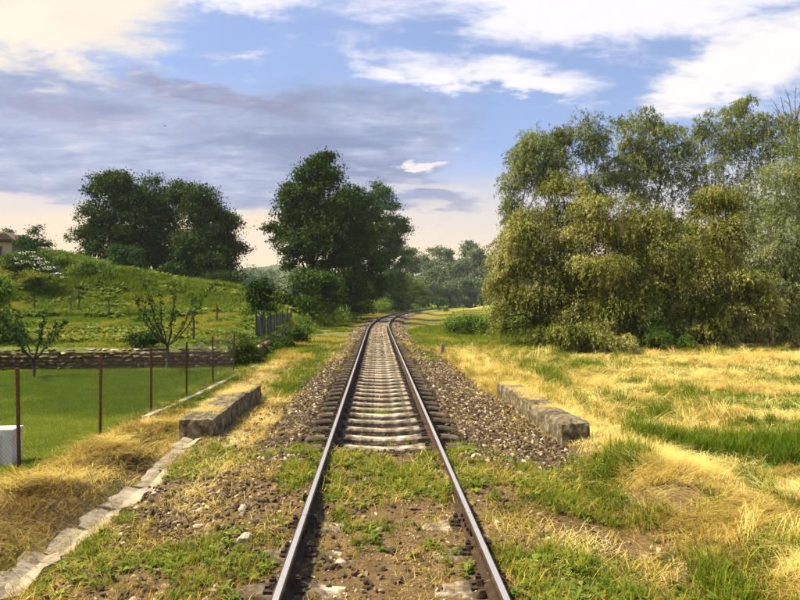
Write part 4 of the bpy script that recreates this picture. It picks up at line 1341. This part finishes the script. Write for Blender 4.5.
# ------------------------------------------------------------------ house at the far left, hatch, bird
hp = at(12, 262, 58)
house = empty('small_house', (hp.x, hp.y, hz(hp.x, hp.y) - .3))
tag(house, 'small pale house with brown roof on the hill at the left edge', 'house')
hz0 = hz(hp.x, hp.y) - .3
zt = at(12, 241, 58).z - hz0
m = MB(); m.box((-2.6, 2, zt / 2), (5.2, 4, zt)); obj('wall', m.mesh('wall', [M['plaster']]), house)
m = MB()
rz_ = zt + 1.0
m.add([(-6.2, -.7, zt - .12), (.75, -.7, zt - .12), (.75, 4.7, zt - .12), (-6.2, 4.7, zt - .12), (-4.6, 2, rz_), (-1.4, 2, rz_), (-6.2, -.7, zt + .04), (.75, -.7, zt + .04), (.75, 4.7, zt + .04), (-6.2, 4.7, zt + .04)],
      [[3, 2, 1, 0], [6, 7, 5, 4], [8, 9, 4, 5], [0, 1, 7, 6], [1, 2, 8, 7], [2, 3, 9, 8], [3, 0, 6, 9]], [[7, 8, 5], [9, 6, 4]])
rf = obj('roof', m.mesh('roof', [M['rooftile']]), house)
m = MB()
for k in range(5): m.box((-2.7, -.78 + .0 + k * .5, zt + .07 + k * .178), (6.6 - k * .9, .09, .07))
obj('tile_row', m.mesh('tile_row', [M['rooftile']]), rf)
for xw in (-1.25, -3.4):
    m = MB(); m.box((xw, -.03, zt * .55), (.75, .07, .95)); w = obj('window', m.mesh('window', [M['oldwood']]), house)
    m = MB(); m.box((xw - .16, -.075, zt * .55), (.26, .03, .8)); m.box((xw + .16, -.075, zt * .55), (.26, .03, .8)); obj('pane', m.mesh('pane', [M['glass']]), w)
b = on_ground(56, 53)
ht = empty('plank_hatch', b)
tag(ht, 'small grey plank panel half hidden in hill grass right of the white-flowered bush', 'plank panel')
zz = at(56, 266, 53).z - b[2]
for k in range(4):
    m = MB(); m.box((-.27 + k * .18, 0, zz / 2), (.165, .04, zz + random.uniform(-.05, .08)), jit=.008); obj('plank', m.mesh('plank', [M['oldwood']]), ht)
m = MB(); m.box((0, .04, zz * .6), (.74, .04, .1)); obj('rail', m.mesh('rail', [M['oldwood']]), ht)

p = at(165, 126, 70)
m = MB()
m.tube([(0, -.16, 0), (0, -.08, .01), (0, .04, .0), (0, .16, -.01)], [.005, .04, .045, .01], 6)
m.add([(0, -.04, .02), (0, .05, .02), (-.28, .02, .09), (-.24, -.05, .085), (.28, .02, .09), (.24, -.05, .085), (0, -.04, .035), (0, .05, .035)], [[0, 1, 2, 3], [6, 5, 4, 7]])
tag(obj('bird', m.mesh('bird', [M['bird']]), None, p, (0, .1, .7)), 'tiny dark bird flying in the sky at the left', 'bird')


# ------------------------------------------------------------------ scattered plants, straw and ballast
def gn_scatter(name, P, rot, scl, tint, templates, label=None, cat=None):
    n = len(P)
    me = bpy.data.meshes.new(name)
    me.vertices.add(n)
    me.vertices.foreach_set('co', np.asarray(P, np.float32).ravel())
    for nm, ty, arr in (('rot', 'FLOAT_VECTOR', rot), ('scl', 'FLOAT', scl), ('tint', 'FLOAT', tint)):
        a = me.attributes.new(nm, ty, 'POINT')
        a.data.foreach_set('vector' if ty == 'FLOAT_VECTOR' else 'value', np.asarray(arr, np.float32).ravel())
    o = obj(name, me)
    ng = bpy.data.node_groups.new(name, 'GeometryNodeTree')
    ng.interface.new_socket('Geometry', in_out='INPUT', socket_type='NodeSocketGeometry')
    ng.interface.new_socket('Geometry', in_out='OUTPUT', socket_type='NodeSocketGeometry')
    N, L = ng.nodes.new, ng.links.new
    gi = N('NodeGroupInput'); go = N('NodeGroupOutput')
    inst = N('GeometryNodeInstanceOnPoints')
    join = N('GeometryNodeGeometryToInstance')
    for me_t in templates:
        to = bpy.data.objects.new(name + '_piece', me_t)
        oi = N('GeometryNodeObjectInfo'); oi.inputs[0].default_value = to
        L(oi.outputs['Geometry'], join.inputs[0])
    def attr(nm, ty):
        a = N('GeometryNodeInputNamedAttribute'); a.data_type = ty; a.inputs[0].default_value = nm
        return a.outputs[0]
    L(gi.outputs[0], inst.inputs['Points'])
    L(join.outputs[0], inst.inputs['Instance'])
    inst.inputs['Pick Instance'].default_value = True
    ri = N('FunctionNodeRandomValue'); ri.data_type = 'INT'
    ri.inputs[4].default_value = 0; ri.inputs[5].default_value = max(0, len(templates) - 1)
    L(ri.outputs[2], inst.inputs['Instance Index'])
    L(attr('rot', 'FLOAT_VECTOR'), inst.inputs['Rotation'])
    L(attr('scl', 'FLOAT'), inst.inputs['Scale'])
    L(inst.outputs[0], go.inputs[0])
    md = o.modifiers.new('scatter', 'NODES'); md.node_group = ng
    tag(o, label, cat, kind='stuff')
    return o


def tuft(seed, nb, h, spread, w, bend=.5, segs=3, mat='grass', lay=0.0, fan=math.pi):
    r = np.random.default_rng(seed)
    mb = MB()
    for k in range(nb):
        a = r.uniform(-fan, fan) + (math.pi if fan < 2 and r.random() < .3 else 0); b0 = np.array([r.normal() * spread, r.normal() * spread, -.01])
        d = np.array([math.cos(a), math.sin(a), 0]); s = np.array([-d[1], d[0], 0])
        L = h * r.uniform(.5, 1.15); bd = bend * r.uniform(.3, 1.3)
        V = []
        for q in range(segs + 1):
            t = q / segs
            up = L * (t * (1 - lay) * (1 - .35 * bd * t) + lay * .25 * math.sin(t * 2.6))
            p = b0 + d * L * (bd * t * t * .8 + lay * t) + np.array([0, 0, up])
            ww = w * (1 - t) ** .7 * (1 if q < segs else .05)
            V += [p - s * ww / 2, p + s * ww / 2]
        mb.add(V, [[2 * q, 2 * q + 1, 2 * q + 3, 2 * q + 2] for q in range(segs)])
    return mb.mesh('tuft', [M[mat]])


def weed(seed, nl, ln, w, up):
    r = np.random.default_rng(seed); mb = MB()
    for k in range(nl):
        a = r.uniform(0, 2 * math.pi); d = np.array([math.cos(a), math.sin(a), 0]); s = np.array([-d[1], d[0], 0])
        L = ln * r.uniform(.6, 1.2); e = up * r.uniform(.3, 1.3); b0 = np.array([0, 0, r.uniform(0, .6) * ln * up])
        V = []
        for t, ww in ((0, .15), (.35, .9), (.7, .8), (1, .08)):
            p = b0 + d * L * t + np.array([0, 0, L * (e * t - .5 * e * t * t)])
            V += [p - s * w * ww / 2 + np.array([0, 0, .15 * w * ww]), p, p + s * w * ww / 2 + np.array([0, 0, .15 * w * ww])]
        mb.add(V, [q for i in range(3) for q in ([3 * i, 3 * i + 1, 3 * i + 4, 3 * i + 3], [3 * i + 1, 3 * i + 2, 3 * i + 5, 3 * i + 4])])
    return mb.mesh('weed', [M['weed']])


def clear(x, y):
    """1 where plants may stand: off rails, blocks and gutter"""
    u = x - cx(y)
    c = (np.abs(np.abs(u) - .7525) > .075).astype(float)
    c *= ~((np.abs(u + 2.98) < .32) & (y > 9.95) & (y < 14.2)) * 1.0
    c *= ~((np.abs(u - 2.91) < .27) & (y > 9.2) & (y < 14.35)) * 1.0
    c *= ~((np.abs(u + 3.1) < .17) & (y > 3.2) & (y < 10.0) & (fbm(x, y, 3, 3.0) < .60)) * 1.0
    return c


def samples(n, x0, x1, y0, y1, dens, power=1.5, dref=6.0):
    """random points kept by density and thinned with distance, inside a generous view wedge"""
    x = rng.uniform(x0, x1, n)
    # bias towards near y
    v = rng.random(n)
    y = y0 + (y1 - y0) * v
    d = np.hypot(x, y)
    keep = rng.random(n) < dens(x, y) * np.minimum(1, (dref / d) ** power)
    a = np.degrees(np.arctan2(x, y + 0.8))
    keep &= (np.abs(a - 2) < 44)
    return x[keep], y[keep]


def place(name, x, y, scl, tint, templates, tilt=.15, dz=0.0, label=None, cat=None, yaw=None):
    n = len(x)
    P = np.stack([x, y, H(x, y) + dz], -1)
    rot = np.stack([rng.normal(0, tilt, n), rng.normal(0, tilt, n), rng.uniform(0, 6.283, n) if yaw is None else yaw], -1)
    return gn_scatter(name, P, rot, scl, np.clip(tint, 0, 1), templates, label, cat)


# templates
T_short = [tuft(s, 16, .075, .035, .0060, .7, 2) for s in range(5)]
T_lawn = [tuft(10 + s, 16, .065, .04, .0065, .8, 2, mat='lawn') for s in range(5)]
T_mid = [tuft(20 + s, 18, .17, .045, .007, .8) for s in range(5)]
T_tall = [tuft(40 + s, 20, .42, .07, .010, .9) for s in range(5)]
T_hill = [tuft(60 + s, 16, .42, .16, .030, .8, 2) for s in range(5)]
T_hay = [tuft(80 + s, 26, .50, .07, .0052, .25, 5, lay=.90, fan=.42, mat='straw') for s in range(7)]
T_litter = [tuft(100 + s, 18, .13, .07, .0032, .3, 2, lay=.88, mat='straw') for s in range(5)]
T_weed = [weed(120 + s, 9, .085, .036, .7) for s in range(6)]
T_stone = []
for s in range(8):
    me = stone_mesh(700 + s, 2, (1.25, .95, .75), 12, .55); me.materials.append(M['gravel']); T_stone.append(me)

# ballast
def d_bal(x, y):
    k = cover(x, y)
    return np.clip(k['ballast'] * 1.0 + .05 * (np.abs(k['u']) < 2.6) + .05 * (k['u'] > -3) * (k['u'] < 0), 0, 1) * np.where(np.abs(np.abs(k['u']) - .7525) < .07, 0, 1)


x, y = samples(230000, -3.2, 3.0, 3.2, 34, d_bal, 1.05, 9.0)
keep = ~(((np.abs(x + 2.98) < .30) & (y > 9.98) & (y < 14.2)) | ((np.abs(x - 2.91) < .25) & (y > 9.2) & (y < 14.35)))
x, y = x[keep], y[keep]
sz = np.exp(rng.normal(math.log(.021), .38, len(x))) * (1 + np.hypot(x, y) / 50)
onsl = (np.abs(x) < 1.22) & (np.abs(((y - 4.55 + .325) % .65) - .325) < .13) & (y > 8.8)
kk = ~(onsl & (rng.random(len(x)) < .93))
x, y, sz = x[kk], y[kk], np.minimum(sz[kk], .055)
tint = np.clip(rng.beta(1.3, 2.2, len(x)) - .30 * (np.abs(x) < 1.3) * (y > 8.5), 0, 1)
n = len(x)
P = np.stack([x, y, np.maximum(H(x, y), -.5) + sz * .25], -1)
rot = rng.normal(0, .5, (n, 3)); rot[:, 2] = rng.uniform(0, 6.28, n)
gn_scatter('ballast', P, rot, sz, tint, T_stone, 'brown and grey crushed stone ballast around the sleepers', 'ballast')
# grit on the bare earth near by
x, y = samples(60000, -3.4, 3.2, 3.2, 10.5, lambda x, y: (.35 + .65 * sm(fbm(x, y, 3, 1.5), .4, .6)) * clear(x, y), 1.2, 4.5)
n = len(x)
gn_scatter('grit', np.stack([x, y, H(x, y) + .002], -1), np.stack([rng.normal(0, .6, n), rng.normal(0, .6, n), rng.uniform(0, 6, n)], -1), np.exp(rng.normal(math.log(.0075), .4, n)), np.clip(rng.beta(2.2, 1.8, n), 0, 1), T_stone, 'fine brown grit and crumbs of earth on the bare ground near the rails', 'grit')
# ballast far along the track
v = rng.uniform(0, 1, 16000); yb = 34 + 90 * v ** 1.4
ub = rng.uniform(-1.9, 2.1, 16000)
kk = np.abs(np.abs(ub) - .75) > .1
yb, ub = yb[kk], ub[kk]
xb = ub + cx(yb)
gn_scatter('ballast', np.stack([xb, yb, H(xb, yb) + .01], -1), np.stack([rng.normal(0, .3, len(xb))] * 3, -1), rng.uniform(.04, .08, len(xb)), np.clip(rng.beta(1.6, 1.9, len(xb)), 0, 1), T_stone, 'brown ballast far along the track towards the bend', 'ballast')

# lawn
x, y = samples(300000, -18, -4.85, 6.5, 22.6, lambda x, y: cover(x, y)['lawn'], 1.1, 9)
place('lawn_grass', x, y, rng.uniform(.7, 1.3, len(x)) * (1 + .03 * y), .02 + .24 * fbm(x, y, 4, 1.6) + .40 * sm(fbm(x + 9, y, 3, .35), .4, .65) + rng.normal(0, .09, len(x)), T_lawn, label='short mown green lawn behind the mesh fence', cat='lawn')

# short verge and meadow grass in all tints
def d_short(x, y):
    k = cover(x, y)
    near = (1 - sm(y, 8, 11)) * (np.abs(k['u']) < 4.6)
    d = .25 + .75 * np.clip(k['green'] + k['mead'] + k['dry'], 0, 1)
    d = d * (1 - near * (1 - .55 * sm(k['nB'], .46, .62)))
    d = d * (1 - .35 * k['dry']) * (1 - .93 * k['ballast']) * (1 - k['lawn']) * (1 - .7 * np.clip(k['path'], 0, 1)) * clear(x, y) * (1 - .5 * k['hay'])
    d = d * (1 - .6 * k['track'])
    return d * np.where(x < -4.7, .6, 1) * np.where((y > 22.6) & (x < -4.9), 0, 1)


x, y = samples(420000, -5.2, 28, 3.2, 33, d_short, 1.15, 6)
k = cover(x, y)
tint = .80 - .70 * sm(k['green'] + rng.normal(0, .14, len(x)), .20, .66) + rng.normal(0, .08, len(x))
d = np.hypot(x, y)
place('verge_grass', x, y, rng.uniform(.6, 1.3, len(x)) * (1 + .035 * d) * (.85 - .38 * np.clip(k['mead'] + k['dry'], 0, 1)), tint, T_short, label='short green and straw-coloured grass beside the track and over the meadow', cat='grass')

# dry litter on verges and meadow
def d_lit(x, y):
    k = cover(x, y)
    return np.clip(.34 * sm(k['nB'], .38, .62) + .6 * band(k['u'], -4.8, -4.4, -3.5, -3.3) * (y < 13) + .5 * k['mead'] * (1 - k['green']) + .6 * k['dry'] + .8 * k['hay'] + .35 * np.clip(k['path'], 0, 1), 0, 1) * (1 - .85 * k['ballast']) * (1 - k['lawn']) * clear(x, y) * (1 - .5 * k['track']) * np.where((y > 22.4) & (x < -4.9), 0, 1)


x, y = samples(330000, -5.0, 26, 3.2, 32, d_lit, 1.2, 6)
d = np.hypot(x, y)
place('dry_litter', x, y, rng.uniform(.6, 1.4, len(x)) * (1 + .05 * d), .20 + 1.3 * (fbm(x, y, 3, 1.3) - .4) + .28 * sm(x, 2.4, 3.2) + rng.normal(0, .12, len(x)), T_litter, .12, .008, 'straw-coloured cut grass scattered over the ground', 'dry grass')

# moss and straw lying on the concrete blocks
nl = 900
xl = np.concatenate([rng.uniform(-3.2, -2.76, nl), rng.uniform(2.72, 3.08, nl)]); yl = np.concatenate([rng.uniform(10.3, 14.0, nl), rng.uniform(9.7, 14.2, nl)])
kk = fbm(xl, yl, 3, 2.5) > .50
xl, yl = xl[kk], yl[kk]
gn_scatter('block_litter', np.stack([xl, yl, np.full(len(xl), .265) + .018 * np.sin(yl * 1.9 + np.where(xl < 0, 4, 9))], -1), np.stack([rng.normal(0, .06, len(xl)), rng.normal(0, .06, len(xl)), rng.uniform(0, 6, len(xl))], -1), rng.uniform(.4, .9, len(xl)), .5 + .3 * rng.random(len(xl)), T_litter, 'dry straw and moss lying on the two concrete blocks', 'dry grass')

# thick hay: left heaps, right bank
def d_hay(x, y): return cover(x, y)['hay'] ** 1.3 * clear(x, y)


x, y = samples(19000, -4.7, 7.5, 3.3, 11.5, d_hay, .9, 6)
lay = rng.random(len(x)) * .10
place('hay', x, y, rng.uniform(.40, .95, len(x)), .42 + 1.7 * (fbm(x, y, 3, 1.6) - .5) + rng.normal(0, .10, len(x)), T_hay, .13, lay, 'thick pale yellow hay lying in heaps on both banks', 'hay', yaw=-.55 + 5.5 * (fbm(x, y, 2, .8) - .5) + rng.normal(0, .45, len(x)))

# windrows of cut hay on the meadow
def d_row(x, y):
    k = cover(x, y)
    return k['mead'] * sm(fbm(x * .6 + y * .05, y * 2.2, 3, 1.0), .56, .68) * (1 - .6 * k['green'])


x, y = samples(34000, 4, 26, 9, 32, d_row, .9, 9)
place('cut_hay', x, y, rng.uniform(.6, 1.3, len(x)) * (1 + .02 * y), .58 + rng.normal(0, .16, len(x)), T_hay, .2, .02, 'loose rows of cut hay on the meadow', 'hay')

# tall green grass and standing dry grass
def d_tall(x, y):
    k = cover(x, y)
    g = sm(k['green'], .72, .95) * (np.abs(k['u']) > 1.5) * (1 - k['lawn'])
    g = g * np.where((x > 8.5) & (y > 14) & (y < 29), .12, 1)
    s = .55 * k['dry'] * sm(k['nB'], .42, .6) * (y > 13)
    edge = np.exp(-((x + 4.75) / .22) ** 2) * (y < 23)
    return np.clip(g + s + edge * .8 * sm(k['nA'], .4, .55), 0, 1) * clear(x, y) * (1 - .9 * sm(y, 32, 45) * (k['u'] < 4)) * (1 - .95 * k['ballast']) * np.where((y > 22.6) & (x < -4.9), 0, 1)


x, y = samples(120000, -5.3, 20, 3.5, 60, d_tall, 1.0, 8)
k = cover(x, y)
tint = np.where(rng.random(len(x)) < k['dry'] * .8, .66, .16) + rng.normal(0, .08, len(x))
place('tall_grass', x, y, rng.uniform(.45, 1.0, len(x)) * (1 + .01 * y) * np.where(y > 24, .8, 1) * np.where(k['u'] < 2.4, .55, 1), tint, T_tall, .15, 0, 'tall uncut tufts of green and dry grass along the verges', 'grass')

x = np.concatenate([rng.normal(6.9, .55, 620), rng.normal(8.1, .45, 420), rng.normal(9.8, .7, 260), rng.normal(5.0, .3, 60)]); y = np.concatenate([rng.normal(10.5, .36, 620), rng.normal(10.2, .34, 420), rng.normal(9.7, .3, 260), rng.normal(11.2, .25, 60)])
place('tussock_grass', x, y, rng.uniform(.5, 1.3, len(x)), .30 * rng.random(len(x)) ** 2, T_tall, .2, 0, 'dense dark green grass clump in the ditch at the right', 'grass')

# weeds on the track and verges
def d_weed(x, y):
    k = cover(x, y)
    t = k['track'] * np.exp(-((y - 7.6) / 1.0) ** 2) * .85 * sm(k['nB'], .34, .52) + k['track'] * .36 * sm(k['nA'], .50, .62) * (y < 7) + k['track'] * .5 * np.exp(-(((y - 12.2) / .45) ** 2 + (x / .4) ** 2))
    v = .42 * sm(k['nA'], .48, .62) * band(np.abs(k['u']), .9, 1.1, 2.6, 3.2) * (y < 9.5)
    v2 = .5 * np.exp(-(((x + 2.55) / .4) ** 2 + ((y - 8.6) / .6) ** 2)) + .5 * np.exp(-(((x + 2.85) / .22) ** 2 + ((y - 5.9) / .5) ** 2)) + .5 * np.exp(-(((x + 1.35) / .3) ** 2 + ((y - 5.0) / .5) ** 2))
    v3 = .35 * np.exp(-((x + 4.6) / .25) ** 2) * sm(k['nA'], .42, .56) + .22 * band(k['u'], -4.4, -4, -3.6, -3.3) * sm(k['nB'], .5, .62)
    return np.clip(t + v + v2 + v3, 0, 1) * clear(x, y)


x, y = samples(46000, -4.9, 4.5, 3.3, 14, d_weed, .6, 6)
place('weeds', x, y, rng.uniform(.3, .95, len(x)), .05 + .55 * rng.random(len(x)), T_weed, .2, .005, 'small green weeds growing between the rails and on the verges', 'weeds')
sel = rng.random(len(x)) < .6
x2 = x[sel] + rng.normal(0, .06, sel.sum()); y2 = y[sel] + rng.normal(0, .06, sel.sum())
c_ = clear(x2, y2) > .5; x2, y2 = x2[c_], y2[c_]
place('track_grass', x2, y2, rng.uniform(.5, 1.1, len(x2)), .2 + .3 * rng.random(len(x2)), T_mid, .2, 0, 'tufts of green grass sprouting between the rails', 'grass')

# terrace and hillside
def d_hill(x, y):
    k = cover(x, y)
    return k['terrace'] * (.45 + .55 * sm(k['nA'], .35, .6)) * np.where(y < 34, .35, 1)


x, y = samples(210000, -46, -5.0, 23, 78, d_hill, .7, 34)
k = cover(x, y)
pt = sm(fbm(x, y, 4, .30), .42, .6)
tint = .12 + .26 * pt + rng.normal(0, .10, len(x))
place('hill_grass', x, y, rng.uniform(.5, 1.2, len(x)) * np.where(y < 42, .35 + .25 * pt, .75 + .75 * (1 - pt)), tint, T_hill, .2, 0, 'long green grass covering the garden terrace and hillside', 'grass')
x, y = samples(60000, -46, -5.2, 24, 66, lambda x, y: cover(x, y)['terrace'] * sm(fbm(x, y, 3, .45), .5, .62) * np.where(y < 36, .25, 1), .7, 34)
place('hill_herbs', x, y, rng.uniform(2.5, 6.5, len(x)) * np.where(y < 40, .5, 1), .05 + .55 * rng.random(len(x)), T_weed, .25, .05, 'leafy herbs and nettles growing through the hillside grass', 'weeds')
# vegetable rows
xv = np.concatenate([rng.uniform(-17, -9.2, 420) for _ in range(5)]); yv = np.repeat([26.0, 27.3, 28.6, 30.2, 31.8], 420) + rng.normal(0, .12, 2100)
gn_scatter('vegetable_rows', np.stack([xv, yv, H(xv, yv)], -1), np.stack([rng.normal(0, .2, 2100), rng.normal(0, .2, 2100), rng.uniform(0, 6, 2100)], -1), rng.uniform(1.6, 3.4, 2100), rng.uniform(.35, 1, 2100), T_weed, 'rows of light green vegetable plants on the terrace behind the stone wall', 'vegetables')
# rough herbs right of the track and the far field
x = rng.uniform(2, 26, 60000); y = 28 + 130 * rng.random(60000) ** 1.5
u = x - cx(y)
kk = (u > 2.2 + 5.5 * sm(y, 45, 80)) & (rng.random(60000) < .8 * sm(fbm(x, y, 3, .25), .3, .55)) & ~((x > 7) & (y < 55) & (x > .20 * y))
x, y = x[kk], y[kk]
place('field_grass', x, y, rng.uniform(.35, .9, len(x)) * np.where(y > 60, .55, .8), .18 + .40 * sm(fbm(x, y, 3, .12), .45, .62) + rng.normal(0, .07, len(x)), T_hill, .2, 0, 'green field grass right of the bend towards the far trees', 'grass')
x = rng.uniform(2.6, 12, 22000); y = 55 + 120 * rng.random(22000) ** 1.2
x = x + cx(y)
place('far_turf', x, y, rng.uniform(.14, .30, len(x)), .30 + .5 * sm(fbm(x, y, 3, .15), .45, .6) + rng.normal(0, .08, len(x)), T_hill, .25, 0, 'short yellow-green turf on the inside of the bend', 'grass')
x = rng.uniform(-6.5, -1.6, 30000); y = 24 + 110 * rng.random(30000) ** 1.4
x = x + cx(y)
kk = (rng.random(30000) < sm(fbm(x, y, 3, .5), .35, .6)) & ((y > 38) | (x > -4.5))
x, y = x[kk], y[kk]
uu = x - cx(y)
place('bank_grass', x, y, rng.uniform(.25, .7, len(x)) * np.where(uu > -2.6, .5, 1), .14 + .50 * sm(fbm(x, y, 3, .45), .45, .66) + rng.normal(0, .08, len(x)), T_hill, .2, 0, 'mixed dry and green grass on the bank left of the track', 'grass')

# ------------------------------------------------------------------ air
m = MB(); m.box((0, 800, 33), (3600, 2200, 92))
hm = bpy.data.materials.new('haze'); hm.use_nodes = True
t = hm.node_tree; t.nodes.remove(t.nodes['Principled BSDF'])
pv = t.nodes.new('ShaderNodeVolumePrincipled')
pv.inputs['Color'].default_value = (.86, .90, .95, 1)
pv.inputs['Density'].default_value = 0.00022
t.links.new(pv.outputs[0], t.nodes['Material Output'].inputs['Volume'])
tag(obj('haze', m.mesh('haze', [hm])), kind='stuff')
